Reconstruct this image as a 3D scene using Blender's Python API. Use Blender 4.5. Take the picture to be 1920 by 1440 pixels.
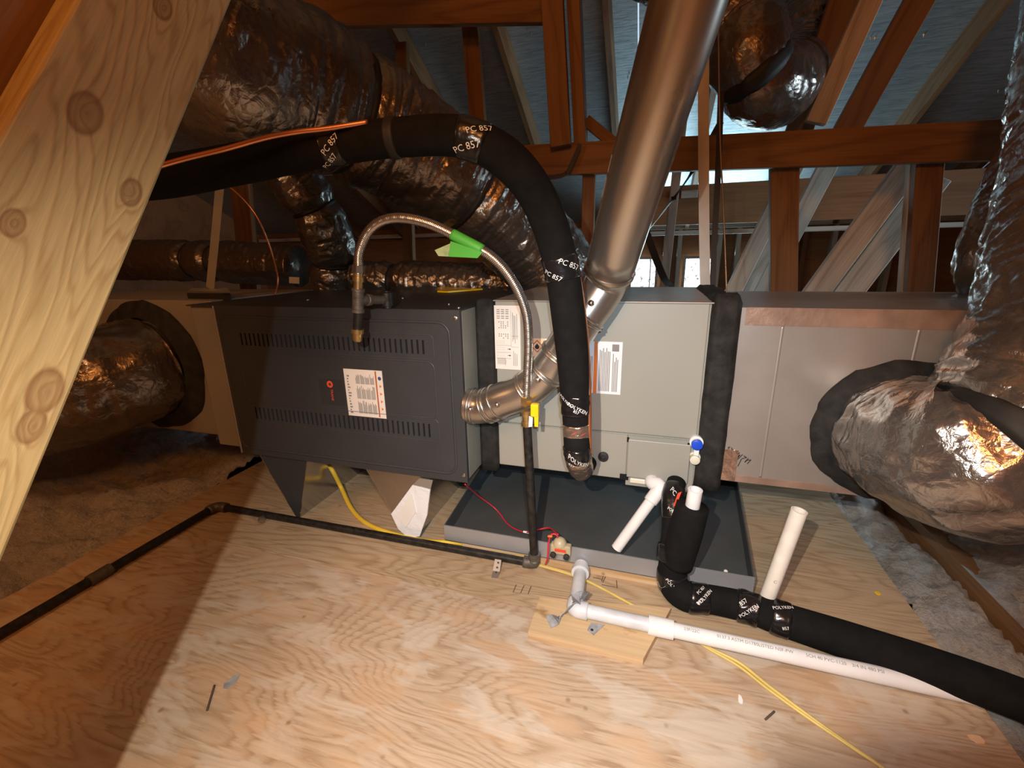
import bpy, bmesh, math, random
from mathutils import Vector, Matrix, noise
V = Vector
random.seed(7)
for o in list(bpy.data.objects): bpy.data.objects.remove(o)
SC = bpy.context.scene
COL = SC.collection

# ------------------------------------------------------------------ camera
CAM = V((.439, -1.265, .931)); FPX = 842.5
yaw, pitch, roll = (math.radians(a) for a in (17.09, -16.03, -1.05))
FW = V((-math.sin(yaw)*math.cos(pitch), math.cos(yaw)*math.cos(pitch), math.sin(pitch)))
R0 = V((math.cos(yaw), math.sin(yaw), 0)); U0 = R0.cross(FW)
RT = R0*math.cos(roll) + U0*math.sin(roll); UP = U0*math.cos(roll) - R0*math.sin(roll)
cd = bpy.data.cameras.new('camera'); cam = bpy.data.objects.new('camera', cd); COL.objects.link(cam)
cd.sensor_fit = 'HORIZONTAL'; cd.sensor_width = 36; cd.lens = FPX/1920*36; cd.clip_start = .02; cd.clip_end = 60
cam.matrix_world = Matrix(((RT.x, UP.x, -FW.x, CAM.x), (RT.y, UP.y, -FW.y, CAM.y), (RT.z, UP.z, -FW.z, CAM.z), (0, 0, 0, 1)))
SC.camera = cam
def ray(u, v): return FW + RT*((u-960)/FPX) - UP*((v-720)/FPX)
def PY(u, v, y): d = ray(u, v); return CAM + d*((y-CAM.y)/d.y)
def PZ(u, v, z=0.): d = ray(u, v); return CAM + d*((z-CAM.z)/d.z)
def PX(u, v, x): d = ray(u, v); return CAM + d*((x-CAM.x)/d.x)
def PD(u, v, t): return CAM + ray(u, v)*t

# ------------------------------------------------------------------ world, lights, exposure
w = bpy.data.worlds.new('sky'); SC.world = w; w.use_nodes = True
w.node_tree.nodes['Background'].inputs[0].default_value = (.62, .8, .95, 1)
w.node_tree.nodes['Background'].inputs[1].default_value = 1.0
SC.view_settings.view_transform = 'Standard'; SC.view_settings.look = 'None'
SC.view_settings.exposure = 0.0; SC.view_settings.gamma = 1.0; SC.view_settings.use_curve_mapping = False
def lamp(name, kind, loc, power, color, aim=None, **kw):
    l = bpy.data.lights.new(name, kind); l.energy = power; l.color = color
    for k, val in kw.items(): setattr(l, k, val)
    o = bpy.data.objects.new(name, l); COL.objects.link(o); o.location = loc
    if aim is not None: o.rotation_euler = (V(aim)-V(loc)).to_track_quat('-Z', 'Y').to_euler()
    return o
KEY = V((.3, -1.4, 1.11))
lamp('work_light', 'SPOT', KEY, 84, (1, .88, .73), (.26, -.30, .0), spot_size=math.radians(110), spot_blend=1.0, shadow_soft_size=.006)
lamp('phone_torch', 'SPOT', CAM + RT*.03 + UP*.05, 36, (.62, .82, 1), PD(1130, 940, 1), spot_size=math.radians(86), spot_blend=.9, shadow_soft_size=.006)
lamp('attic_bulb', 'POINT', (.55, -2.0, 2.0), 56, (1, .37, .09), shadow_soft_size=.2)
lamp('left_warm_fill', 'POINT', (-1.25, -1.75, 1.65), 27, (1, .52, .22), shadow_soft_size=.15)  # fill added to lift the left side, no bulb known there
lamp('right_cool_fill', 'AREA', (4.2, 1.1, 1.05), 14, (.66, .86, 1), (1.3, 1.35, .85), shape='RECTANGLE', size=.8, size_y=.7, spread=math.radians(70))  # added cool fill on the far webs; no vent is built
lamp('window_daylight', 'AREA', (.85, 3.5, .78), 13, (.58, .88, 1), (.85, 2.3, 1.8), shape='RECTANGLE', size=1.3, size_y=.35, spread=math.radians(110))

# ------------------------------------------------------------------ materials
def new_mat(name):
    m = bpy.data.materials.new(name); m.use_nodes = True
    return m, m.node_tree, m.node_tree.nodes['Principled BSDF']
def N(t, kind, **kw):
    n = t.nodes.new(kind)
    for k, val in kw.items():
        if k in n.inputs: n.inputs[k].default_value = val
        else: setattr(n, k, val)
    return n
def L(t, a, b): t.links.new(a, b)
def ramp(t, fac, stops):
    n = t.nodes.new('ShaderNodeValToRGB'); e = n.color_ramp.elements
    while len(e) < len(stops): e.new(.5)
    for i, (p, c) in enumerate(stops): e[i].position = p; e[i].color = (*c, 1)
    L(t, fac, n.inputs[0]); return n.outputs[0]
def coords(t, scale=(1, 1, 1), rot=(0, 0, 0), kind='Object'):
    tc = t.nodes.new('ShaderNodeTexCoord'); mp = N(t, 'ShaderNodeMapping')
    mp.inputs['Scale'].default_value = scale; mp.inputs['Rotation'].default_value = rot
    L(t, tc.outputs[kind], mp.inputs[0]); return mp.outputs[0]
def bump(t, p, h, strength, dist=.002):
    b = N(t, 'ShaderNodeBump', Strength=strength, Distance=dist); L(t, h, b.inputs['Height']); L(t, b.outputs[0], p.inputs['Normal'])
def math_(t, op, a, b=None):
    n = t.nodes.new('ShaderNodeMath'); n.operation = op
    for i, x in enumerate((a, b)):
        if x is None: continue
        if isinstance(x, (int, float)): n.inputs[i].default_value = x
        else: L(t, x, n.inputs[i])
    return n.outputs[0]
def mixc(t, fac, a, b, mode='MIX'):
    n = t.nodes.new('ShaderNodeMix'); n.data_type = 'RGBA'; n.blend_type = mode
    for i, x in ((0, fac), (6, a), (7, b)):
        if isinstance(x, (int, float)): n.inputs[i].default_value = x
        elif isinstance(x, tuple): n.inputs[i].default_value = (*x, 1)
        else: L(t, x, n.inputs[i])
    return n.outputs[2]
def plain(name, col, rough=.5, metal=0., vary=.12, nscale=12., bstr=0., bscale=200., spec=None, coat=0., gen=False):
    m, t, p = new_mat(name); c = coords(t)
    n = N(t, 'ShaderNodeTexNoise', Scale=nscale, Detail=4.); L(t, c, n.inputs['Vector'])
    lo = tuple(x*(1-vary) for x in col); hi = tuple(min(1, x*(1+vary)) for x in col)
    L(t, ramp(t, n.outputs['Fac'], [(.3, lo), (.7, hi)]), p.inputs['Base Color'])
    p.inputs['Roughness'].default_value = rough; p.inputs['Metallic'].default_value = metal
    if spec is not None: p.inputs['Specular IOR Level'].default_value = spec
    if coat: p.inputs['Coat Weight'].default_value = coat
    if bstr:
        b = N(t, 'ShaderNodeTexNoise', Scale=bscale, Detail=3.); L(t, c, b.inputs['Vector']); bump(t, p, b.outputs['Fac'], bstr)
    return m
def grain_mat(name, light, dark, length='x', cont=9., stretch=9., fine=.25, rough=.62, stain=None, knots=(), scale=1.0, edge=.35, fscale=2.2, jag=0., patch=None):
    """wood: contour bands of a stretched noise, plus fine streaks; knots are (x,y,z,r) in object space"""
    m, t, p = new_mat(name)
    sc = {'x': (1.0, stretch, stretch), 'y': (stretch, 1.0, stretch), 'z': (stretch, stretch, 1.0)}[length]
    sc = tuple(a*scale for a in sc); c = coords(t, sc)
    n = N(t, 'ShaderNodeTexNoise', Scale=.75, Detail=3.4, Roughness=.46, Distortion=.35); L(t, c, n.inputs['Vector'])
    val = n.outputs['Fac']; kmask = None
    if knots:
        tc = t.nodes.new('ShaderNodeTexCoord')
        for (x, y, z, r) in knots:
            d = N(t, 'ShaderNodeVectorMath', operation='SUBTRACT'); L(t, tc.outputs['Object'], d.inputs[0]); d.inputs[1].default_value = (x, y, z)
            s = N(t, 'ShaderNodeVectorMath', operation='MULTIPLY'); L(t, d.outputs[0], s.inputs[0]); s.inputs[1].default_value = (.62/r, 1/r, .02/r)
            ln = N(t, 'ShaderNodeVectorMath', operation='LENGTH'); L(t, s.outputs[0], ln.inputs[0])
            g = math_(t, 'DIVIDE', .045, math_(t, 'ADD', math_(t, 'POWER', ln.outputs['Value'], 1.4), .45))
            val = math_(t, 'ADD', val, g)
            k = math_(t, 'SUBTRACT', 1.0, math_(t, 'MINIMUM', ln.outputs['Value'], 1.0))
            kmask = k if kmask is None else math_(t, 'MAXIMUM', kmask, k)
    c2 = coords(t, tuple(a*(6 if a > 1.01*scale else 1.3) for a in sc))
    f = N(t, 'ShaderNodeTexNoise', Scale=fscale, Detail=6., Roughness=.66); L(t, c2, f.inputs['Vector'])
    if jag: val = math_(t, 'ADD', val, math_(t, 'MULTIPLY', math_(t, 'SUBTRACT', f.outputs['Fac'], .5), jag))
    s = math_(t, 'SINE', math_(t, 'MULTIPLY', val, cont*6.283))
    s = math_(t, 'ADD', math_(t, 'MULTIPLY', s, .5), .5)
    band = ramp(t, s, [(0, light), (edge, light), (.86, tuple(.5*(a+b) for a, b in zip(light, dark))), (1, dark)])
    col = mixc(t, fine, band, ramp(t, f.outputs['Fac'], [(.32, tuple(a*.55 for a in dark)), (.62, light)]))
    big = N(t, 'ShaderNodeTexNoise', Scale=1.7, Detail=3.); L(t, coords(t), big.inputs['Vector'])
    col = mixc(t, math_(t, 'MULTIPLY', ramp(t, big.outputs['Fac'], [(.42, (0, 0, 0)), (.7, (1, 1, 1))]), .38), col, tuple(a*.72 for a in dark))
    if patch:
        for sc_, c_, k_ in patch:
            pn = N(t, 'ShaderNodeTexNoise', Scale=sc_, Detail=4., Roughness=.55, Distortion=.6); L(t, coords(t, (1, 2.2, 1)), pn.inputs['Vector'])
            col = mixc(t, math_(t, 'MULTIPLY', ramp(t, pn.outputs['Fac'], [(.52, (0, 0, 0)), (.60, (1, 1, 1))]), k_), col, c_)
    if stain:
        st = N(t, 'ShaderNodeTexNoise', Scale=stain[1], Detail=4., Roughness=.6); L(t, coords(t, (1, 1.7, 1)), st.inputs['Vector'])
        col = mixc(t, math_(t, 'MULTIPLY', ramp(t, st.outputs['Fac'], [(.64, (0, 0, 0)), (.70, (1, 1, 1))]), stain[2]), col, stain[0])
        sp = N(t, 'ShaderNodeTexVoronoi', Scale=9.); L(t, coords(t), sp.inputs['Vector'])
        col = mixc(t, math_(t, 'MULTIPLY', ramp(t, sp.outputs['Distance'], [(.02, (1, 1, 1)), (.07, (0, 0, 0))]), .55), col, (.12, .07, .035))
    if kmask is not None:
        col = mixc(t, ramp(t, kmask, [(.05, (0, 0, 0)), (.22, (.75, .75, .75)), (.5, (.45, .45, .45)), (1, (.6, .6, .6))]), col, (.13, .055, .018))
    L(t, col, p.inputs['Base Color']); p.inputs['Roughness'].default_value = rough; p.inputs['Specular IOR Level'].default_value = .3
    bump(t, p, math_(t, 'ADD', s, f.outputs['Fac']), .18, .0012)
    return m
M = {}
M['ply'] = grain_mat('plywood', (.58, .45, .325), (.40, .27, .165), 'x', cont=64, stretch=3.0, fine=.42, edge=.4, fscale=7., jag=.022, patch=((4.3, (.56, .36, .21), .45), (5.7, (.60, .54, .46), .5)), stain=((.26, .13, .05), 1.5, .62), scale=.85)
M['ply2'] = grain_mat('plywood_back', (.57, .44, .29), (.36, .23, .125), 'x', cont=36, stretch=6.0, fine=.46, fscale=6., jag=.02, patch=((3.1, (.50, .36, .22), .4),), stain=((.24, .12, .05), 1.9, .6), scale=.9)
M['truss'] = grain_mat('truss_lumber', (.235, .12, .048), (.145, .066, .024), 'x', cont=5, stretch=9, fine=.35, scale=1.3)
M['pale_daylit_wood'] = grain_mat('pale_daylit_lumber', (.60, .55, .47), (.36, .30, .24), 'x', cont=5, stretch=9, fine=.4, scale=1.4)  # pale base colour carries the daylight falling on the webs
M['block'] = grain_mat('pine_offcut', (.70, .52, .31), (.50, .32, .16), 'x', cont=5, stretch=7, fine=.3, scale=1.4, stain=((.24, .12, .04), 5., .7))
M['panelwood'] = grain_mat('brown_sheathing', (.34, .17, .075), (.24, .11, .045), 'x', cont=3, stretch=5, fine=.4)
M['coil'] = plain('grey_green_enamel', (.31, .312, .275), .42, vary=.03, nscale=3, bstr=.05, bscale=350)
M['casing'] = plain('casing_grey', (.30, .31, .275), .42, .15, vary=.05)
M['charcoal'] = plain('charcoal_powder_coat', (.040, .043, .048), .45, vary=.1, nscale=6, bstr=.12, bscale=600)
M['slot'] = plain('slot_dark', (.006, .006, .006), 2.35)
M['foam'] = plain('black_foam', (.009, .0088, .0088), .9, vary=.2, nscale=40, bstr=.25, bscale=260, spec=.12)
M['tape'] = plain('black_gloss_tape', (.010, .010, .011), .22, vary=.2, bstr=.5, bscale=60)
M['mastic'] = plain('black_mastic', (.020, .0195, .0185), .75, vary=.45, nscale=30, bstr=.9, bscale=70, spec=.3)
M['strapblack'] = plain('black_strap', (.012, .012, .012), .6)
M['white'] = plain('white_print', (.80, .80, .78), .5, vary=.03)
M['paper'] = plain('label_paper', (.78, .745, .70), .5, vary=.03)
M['paperblue'] = plain('label_paper_cool', (.74, .77, .80), .5, vary=.03)
M['ink'] = plain('grey_ink', (.23, .22, .21), .7)
M['black'] = plain('black_ink', (.02, .02, .02), .7)
M['orange'] = plain('orange_band', (.72, .20, .03), .5)
M['rust'] = plain('rust_band', (.42, .12, .04), .5)
M['peach'] = plain('peach_print', (.80, .55, .35), .5)
M['navy'] = plain('navy_print', (.06, .08, .22), .5)
M['red'] = plain('red_print', (.75, .07, .03), .5)
M['logo'] = plain('orange_red_print', (.85, .10, .035), .5)
M['badge'] = plain('badge_dark', (.035, .038, .042), .3)
M['pvc'] = plain('white_pvc', (.78, .785, .79), .32, vary=.04, nscale=20)
M['pvcgrey'] = plain('weathered_pvc', (.60, .63, .66), .38, vary=.10, nscale=25)
M['stub'] = plain('aged_pvc', (.74, .71, .64), .4, vary=.08, nscale=25)
M['copper'] = plain('copper', (.70, .30, .15), .35, .9, vary=.15)
M['brass'] = plain('brass', (.60, .44, .20), .32, .9, vary=.2, nscale=40)
M['steel'] = plain('stainless_flex', (.60, .57, .53), .26, .95, vary=.05)
M['iron'] = plain('black_iron', (.022, .021, .020), .42, .3, vary=.6, nscale=60)
M['ironfit'] = plain('iron_fitting', (.13, .12, .105), .5, .5, vary=.3, nscale=60, bstr=.4)
M['yellow'] = plain('yellow_vinyl', (.80, .55, .05), .4, vary=.06)
M['yellowdull'] = plain('yellow_sheath', (.62, .48, .14), .5, vary=.1)
M['yellowhandle'] = plain('yellow_plastic', (.90, .60, .01), .35, vary=.04)
M['green'] = plain('green_tape', (.07, .42, .045), .5, vary=.08)
M['greenpale'] = plain('dusty_green_tape', (.33, .42, .20), .7, vary=.2, nscale=60)
M['redwire'] = plain('red_wire', (.62, .03, .06), .4)
M['tan'] = plain('tan_plastic', (.48, .42, .27), .4, vary=.05)
M['blue'] = plain('blue_cap', (.01, .07, .62), .35, vary=.05)
M['cream'] = plain('cream_plastic', (.72, .70, .58), .4)
M['ducttape'] = plain('grey_tape', (.30, .31, .33), .5, vary=.3, nscale=50, bstr=.6, bscale=80)
M['pan'] = plain('pan_dark_paint', (.082, .090, .092), .42, .15, vary=.12, nscale=8)
M['strapmetal'] = plain('strap_grey', (.42, .40, .36), .5, .5, vary=.1)
M['dirt'] = plain('dark_smudge', (.10, .07, .045), 2.35)
def galv(name, col, rough, metal, spangle=.18, sc=60):
    m, t, p = new_mat(name); c = coords(t)
    v = N(t, 'ShaderNodeTexVoronoi', Scale=float(sc)); L(t, c, v.inputs['Vector'])
    n = N(t, 'ShaderNodeTexNoise', Scale=5., Detail=4.); L(t, c, n.inputs['Vector'])
    b = math_(t, 'ADD', math_(t, 'MULTIPLY', v.outputs['Color'], spangle), math_(t, 'MULTIPLY', n.outputs['Fac'], .35))
    L(t, ramp(t, b, [(.0, tuple(a*.8 for a in col)), (.6, col)]), p.inputs['Base Color'])
    L(t, ramp(t, n.outputs['Fac'], [(.3, (rough*.85,)*3), (.7, (rough*1.15,)*3)]), p.inputs['Roughness'])
    p.inputs['Metallic'].default_value = metal; bump(t, p, n.outputs['Fac'], .06, .01)
    return m
M['galv'] = galv('galvanised_steel', (.60, .57, .53), .34, 2.35)
M['plenum'] = galv('plenum_sheet', (.44, .415, .38), .42, .55, .08, 25)
M['plenumdark'] = galv('plenum_sheet_aged', (.40, .37, .32), .5, .4, .08, 25)
M['vent'] = galv('vent_pipe_metal', (.62, .58, .52), .30, .92, .05, 40)
M['panrim'] = galv('pan_rim_metal', (.50, .52, .55), .38, .55, .05, 30)
M['mirrormetal'] = galv('bright_sheet', (.55, .54, .52), .20, .9, .05, 30)
M['foiltape'] = plain('copper_toned_foil_tape', (.45, .32, .25), .36, .5, vary=.25, nscale=14, bstr=.6, bscale=50)
def foil(name, col, rough=.2, metal=.85):
    m, t, p = new_mat(name); c = coords(t)
    n = N(t, 'ShaderNodeTexNoise', Scale=26., Detail=5., Roughness=.6, Distortion=.8); L(t, c, n.inputs['Vector'])
    v = N(t, 'ShaderNodeTexVoronoi', Scale=34., feature='DISTANCE_TO_EDGE'); L(t, c, v.inputs['Vector'])
    d = N(t, 'ShaderNodeTexNoise', Scale=3., Detail=3.); L(t, c, d.inputs['Vector'])
    L(t, ramp(t, d.outputs['Fac'], [(.35, tuple(a*.75 for a in col)), (.65, col)]), p.inputs['Base Color'])
    p.inputs['Roughness'].default_value = rough; p.inputs['Metallic'].default_value = metal
    bump(t, p, math_(t, 'ADD', n.outputs['Fac'], math_(t, 'MULTIPLY', v.outputs['Distance'], .8)), .55, .006)
    return m
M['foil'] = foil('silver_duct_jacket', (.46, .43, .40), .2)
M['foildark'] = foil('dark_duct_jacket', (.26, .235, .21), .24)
M['foilwrap'] = foil('pinkish_foil', (.62, .48, .40), .2)
def deck_mat():
    m, t, p = new_mat('radiant_barrier_deck'); c = coords(t, (1, 9, 9))
    n = N(t, 'ShaderNodeTexNoise', Scale=9., Detail=6., Roughness=.7); L(t, c, n.inputs['Vector'])
    b = N(t, 'ShaderNodeTexNoise', Scale=1.1, Detail=3.); L(t, coords(t), b.inputs['Vector'])
    col = mixc(t, math_(t, 'MULTIPLY', b.outputs['Fac'], .5), ramp(t, n.outputs['Fac'], [(.3, (.20, .23, .25)), (.6, (.46, .51, .54))]), (.30, .35, .38))
    L(t, col, p.inputs['Base Color']); p.inputs['Metallic'].default_value = .55; p.inputs['Roughness'].default_value = .48
    bump(t, p, n.outputs['Fac'], .35, .004); return m
M['deck'] = deck_mat()
def fluff_mat():
    m, t, p = new_mat('blown_insulation'); c = coords(t)
    n = N(t, 'ShaderNodeTexNoise', Scale=55., Detail=8., Roughness=.75); L(t, c, n.inputs['Vector'])
    b = N(t, 'ShaderNodeTexNoise', Scale=5., Detail=4.); L(t, c, b.inputs['Vector'])
    col = mixc(t, ramp(t, b.outputs['Fac'], [(.35, (0, 0, 0)), (.7, (.8, .8, .8))]), ramp(t, n.outputs['Fac'], [(.3, (.42, .37, .33)), (.62, (.82, .79, .76))]), (.62, .55, .47))
    L(t, col, p.inputs['Base Color']); p.inputs['Roughness'].default_value = .95; p.inputs['Specular IOR Level'].default_value = .1
    bump(t, p, n.outputs['Fac'], 1., .02); return m
M['fluff'] = fluff_mat()
def window_mat():
    m, t, p = new_mat('daylit_pane'); c = coords(t)
    n = N(t, 'ShaderNodeTexNoise', Scale=30., Detail=3., Distortion=2.); L(t, c, n.inputs['Vector'])
    L(t, ramp(t, n.outputs['Fac'], [(.36, (.10, .12, .12)), (.43, (.9, .97, 1))]), p.inputs['Emission Color'])
    p.inputs['Emission Strength'].default_value = 2.2; p.inputs['Base Color'].default_value = (.5, .5, .5, 1)
    return m
M['pane'] = window_mat()
def bag_mat():
    m, t, p = new_mat('clear_pouch'); p.inputs['Base Color'].default_value = (.80, .84, .88, 1); p.inputs['Roughness'].default_value = .15
    n = N(t, 'ShaderNodeTexNoise', Scale=22., Detail=3., Distortion=1.); L(t, coords(t), n.inputs['Vector']); bump(t, p, n.outputs['Fac'], .5, .01); return m
M['bag'] = bag_mat()

# ------------------------------------------------------------------ builders
def meta(o, label=None, cat=None, group=None, kind=None):
    if label: o['label'] = label
    if cat: o['category'] = cat
    if group: o['group'] = group
    if kind: o['kind'] = kind
    return o
def adopt(o, parent):
    if parent is not None:
        o.parent = parent
        o.matrix_parent_inverse = Matrix.Translation(-V(parent.location)) if parent.type == 'EMPTY' else parent.matrix_basis.inverted()
def thing(name, label, cat, loc, group=None):
    o = bpy.data.objects.new(name, None); COL.objects.link(o); o.location = loc; o.empty_display_size = .05
    return meta(o, label, cat, group)
def mesh(name, verts, faces, mat, parent=None, smooth=False, mw=None):
    me = bpy.data.meshes.new(name); me.from_pydata([tuple(v) for v in verts], [], faces); me.update()
    if smooth: me.polygons.foreach_set('use_smooth', [True]*len(me.polygons))
    me.materials.append(M[mat]); o = bpy.data.objects.new(name, me); COL.objects.link(o)
    if mw is not None: o.matrix_basis = mw
    if parent is not None:
        o.parent = parent
        # world placement: parents of type EMPTY are pure translations, mesh parents keep their own basis
        pm = parent_world(parent); o.matrix_parent_inverse = pm.inverted()
    return o
def parent_world(p):
    m = p.matrix_basis.copy() if p.type != 'EMPTY' else Matrix.Translation(p.location)
    if p.parent is not None: m = parent_world(p.parent) @ p.matrix_parent_inverse @ m
    return m
def bm_obj(name, bm, mat, parent=None, smooth=False, mw=None):
    vs = [v.co.copy() for v in bm.verts]; bm.verts.index_update()
    fs = [[v.index for v in f.verts] for f in bm.faces]; bm.free()
    return mesh(name, vs, fs, mat, parent, smooth, mw)
def box_bm(lo, hi, bev=0., seg=2):
    bm = bmesh.new(); bmesh.ops.create_cube(bm, size=1)
    lo, hi = V(lo), V(hi); c = (lo+hi)/2; d = hi-lo
    for v in bm.verts: v.co = V((v.co.x*d.x, v.co.y*d.y, v.co.z*d.z)) + c
    if bev: bmesh.ops.bevel(bm, geom=bm.edges[:], offset=bev, segments=seg, affect='EDGES', profile=.5)
    return bm
def box(name, lo, hi, mat, parent=None, bev=.002, mw=None): return bm_obj(name, box_bm(lo, hi, bev), mat, parent, mw=mw)
def frame(x, y, z, o): return Matrix(((x.x, y.x, z.x, o.x), (x.y, y.y, z.y, o.y), (x.z, y.z, z.z, o.z), (0, 0, 0, 1)))
def plank(name, A, B, width, thick, wdir, mat, parent=None, bev=.003, off=0.):
    """a board from A to B (centre line); width along wdir, local x along the grain"""
    A, B = V(A), V(B); x = (B-A).normalized(); y = V(wdir); y = (y - x*y.dot(x)).normalized(); z = x.cross(y)
    ln = (B-A).length
    return box(name, (0, -width/2, -thick/2+off), (ln, width/2, thick/2+off), mat, parent, bev, frame(x, y, z, A))
def prism(name, poly, ext, mat, parent=None):
    n = len(poly); a = [V(p) for p in poly]; e = V(ext); vs = a + [p+e for p in a]
    fs = [list(range(n))[::-1], list(range(n, 2*n))] + [[i, (i+1) % n, n+(i+1) % n, n+i] for i in range(n)]
    return mesh(name, vs, fs, mat, parent)
class Path:
    def __init__(self, pts, radii, step=.006, smooth=True):
        P = [V(p) for p in pts]
        if not hasattr(radii, '__len__'): radii = [radii]*len(P)
        out = []; rr = []
        if smooth and len(P) > 2:
            Q = [P[0]*2-P[1]] + P + [P[-1]*2-P[-2]]; RR = [radii[0]] + list(radii) + [radii[-1]]
            for i in range(1, len(Q)-2):
                p0, p1, p2, p3 = Q[i-1:i+3]; n = max(2, int((p2-p1).length/step))
                for k in range(n):
                    t = k/n; out.append(.5*((2*p1)+(p2-p0)*t+(2*p0-5*p1+4*p2-p3)*t*t+(3*p1-p0-3*p2+p3)*t**3)); rr.append(RR[i]+(RR[i+1]-RR[i])*(3*t*t-2*t**3))
        else:
            for i in range(len(P)-1):
                n = max(1, int((P[i+1]-P[i]).length/step))
                for k in range(n): t = k/n; out.append(P[i].lerp(P[i+1], t)); rr.append(radii[i]+(radii[i+1]-radii[i])*t)
        out.append(P[-1]); rr.append(radii[-1])
        self.p = out; self.r = rr; n = len(out)
        self.t = [(out[min(i+1, n-1)]-out[max(i-1, 0)]).normalized() for i in range(n)]
        u = self.t[0].orthogonal().normalized(); self.u = []; self.v = []
        for i in range(n):
            u = (u - self.t[i]*u.dot(self.t[i])).normalized(); self.u.append(u); self.v.append(self.t[i].cross(u))
        self.s = [0.]
        for i in range(1, n): self.s.append(self.s[-1]+(out[i]-out[i-1]).length)
        self.len = self.s[-1]
    def idx(self, s):
        s = max(0, min(self.len, s)); lo, hi = 0, len(self.s)-1
        while hi-lo > 1:
            m = (lo+hi)//2
            if self.s[m] <= s: lo = m
            else: hi = m
        return lo, hi, (s-self.s[lo])/max(1e-9, self.s[hi]-self.s[lo])
    def at(self, s):
        a, b, f = self.idx(s); return self.p[a].lerp(self.p[b], f), self.r[a]+(self.r[b]-self.r[a])*f, self.t[a].lerp(self.t[b], f).normalized(), self.u[a].lerp(self.u[b], f).normalized(), self.v[a].lerp(self.v[b], f).normalized()
    def surf(self, s, th, off=0.):
        p, r, t, u, v = self.at(s); return p + (u*math.cos(th)+v*math.sin(th))*(r+off)
    def face(self, s, target=None):
        p, r, t, u, v = self.at(s); d = (target or CAM)-p; return math.atan2(d.dot(v), d.dot(u))
    def near(self, u, v):
        best = 0; bd = 1e9
        for i, q in enumerate(self.p):
            d = q-CAM; z = d.dot(FW)
            if z < .05: continue
            e = (960+FPX*d.dot(RT)/z-u)**2 + (720-FPX*d.dot(UP)/z-v)**2
            if e < bd: bd = e; best = i
        return self.s[best]
    def mesh(self, name, mat, parent=None, seg=24, s0=0., s1=None, off=0., disp=None, caps=True, hollow=0., smooth=True, step=None, taper=0.):
        s1 = self.len if s1 is None else s1
        n = max(2, int((s1-s0)/(step or .006))+1)
        if step is None: n = min(n, max(3, len(self.p)*2))
        vs = []; fs = []
        for i in range(n):
            s = s0+(s1-s0)*i/(n-1); p, r, t, u, v = self.at(s)
            e = 0.
            if taper: e = -off*max(0, 1-min(s-s0, s1-s)/taper)
            for k in range(seg):
                th = 2*math.pi*k/seg; d = disp(s, th) if disp else 0
                vs.append(p + (u*math.cos(th)+v*math.sin(th))*(r+off+e+d))
        for i in range(n-1):
            for k in range(seg):
                a = i*seg+k; b = i*seg+(k+1) % seg; fs.append([a, b, b+seg, a+seg])
        if caps:
            for i, flip in ((0, True), (n-1, False)):
                if hollow:
                    p, r, t, u, v = self.at(s0 if i == 0 else s1); b0 = len(vs); rr = r+off-hollow; dd = t*(.03 if i == 0 else -.03)
                    for k in range(seg): th = 2*math.pi*k/seg; vs.append(p+(u*math.cos(th)+v*math.sin(th))*rr)
                    for k in range(seg): th = 2*math.pi*k/seg; vs.append(p+dd+(u*math.cos(th)+v*math.sin(th))*rr)
                    for k in range(seg):
                        k2 = (k+1) % seg
                        q1 = [i*seg+k, b0+k, b0+k2, i*seg+k2]; q2 = [b0+k, b0+seg+k, b0+seg+k2, b0+k2]
                        fs.append(q1[::-1] if not flip else q1); fs.append(q2[::-1] if not flip else q2)
                    fs.append([b0+seg+k for k in range(seg)])
                else:
                    f = [i*seg+k for k in range(seg)]; fs.append(f[::-1] if flip else f)
        return mesh(name, vs, fs, mat, parent, smooth)
def tube(name, pts, r, mat, parent=None, seg=20, smooth=True, **kw):
    P = Path(pts, r, kw.pop('pstep', .006), smooth); o = P.mesh(name, mat, parent, seg, **kw); return o, P
def lathe(name, A, B, prof, mat, parent=None, seg=28, smooth=True):
    """prof: list of (t along A->B in metres, radius)"""
    A, B = V(A), V(B); t = (B-A).normalized(); u = t.orthogonal().normalized(); v = t.cross(u); vs = []; fs = []; n = len(prof)
    for (s, r) in prof:
        for k in range(seg): th = 2*math.pi*k/seg; vs.append(A+t*s+(u*math.cos(th)+v*math.sin(th))*max(r, 1e-5))
    for i in range(n-1):
        for k in range(seg): a = i*seg+k; b = i*seg+(k+1) % seg; fs.append([a, b, b+seg, a+seg])
    fs.append([k for k in range(seg)][::-1]); fs.append([(n-1)*seg+k for k in range(seg)])
    o = mesh(name, vs, fs, mat, parent)
    if smooth:
        me = o.data; me.polygons.foreach_set('use_smooth', [len(p.vertices) == 4 for p in me.polygons])
        if hasattr(me, 'set_sharp_from_angle'): me.set_sharp_from_angle(angle=math.radians(38))
    return o
_TX = {}
def text_geo(s):
    if s in _TX: return _TX[s]
    c = bpy.data.curves.new('t', 'FONT'); c.body = s; c.size = 1; c.align_x = 'CENTER'; c.align_y = 'CENTER'; c.resolution_u = 2
    o = bpy.data.objects.new('t', c); COL.objects.link(o); bpy.context.view_layer.update()
    me = bpy.data.meshes.new_from_object(o.evaluated_get(bpy.context.evaluated_depsgraph_get()))
    vs = [v.co.copy() for v in me.vertices]; fs = [list(p.vertices) for p in me.polygons]
    bpy.data.objects.remove(o); bpy.data.meshes.remove(me); bpy.data.curves.remove(c)
    _TX[s] = (vs, fs); return vs, fs
def flat_text(name, items, mat, parent):
    """items: (string, origin, xdir, ydir, size) merged into one printed mesh"""
    vs = []; fs = []
    for s, o, x, y, sz in items:
        a, f = text_geo(s); b = len(vs); vs += [V(o)+V(x)*(p.x*sz)+V(y)*(p.y*sz) for p in a]; fs += [[i+b for i in q] for q in f]
    return mesh(name, vs, fs, mat, parent)
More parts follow.
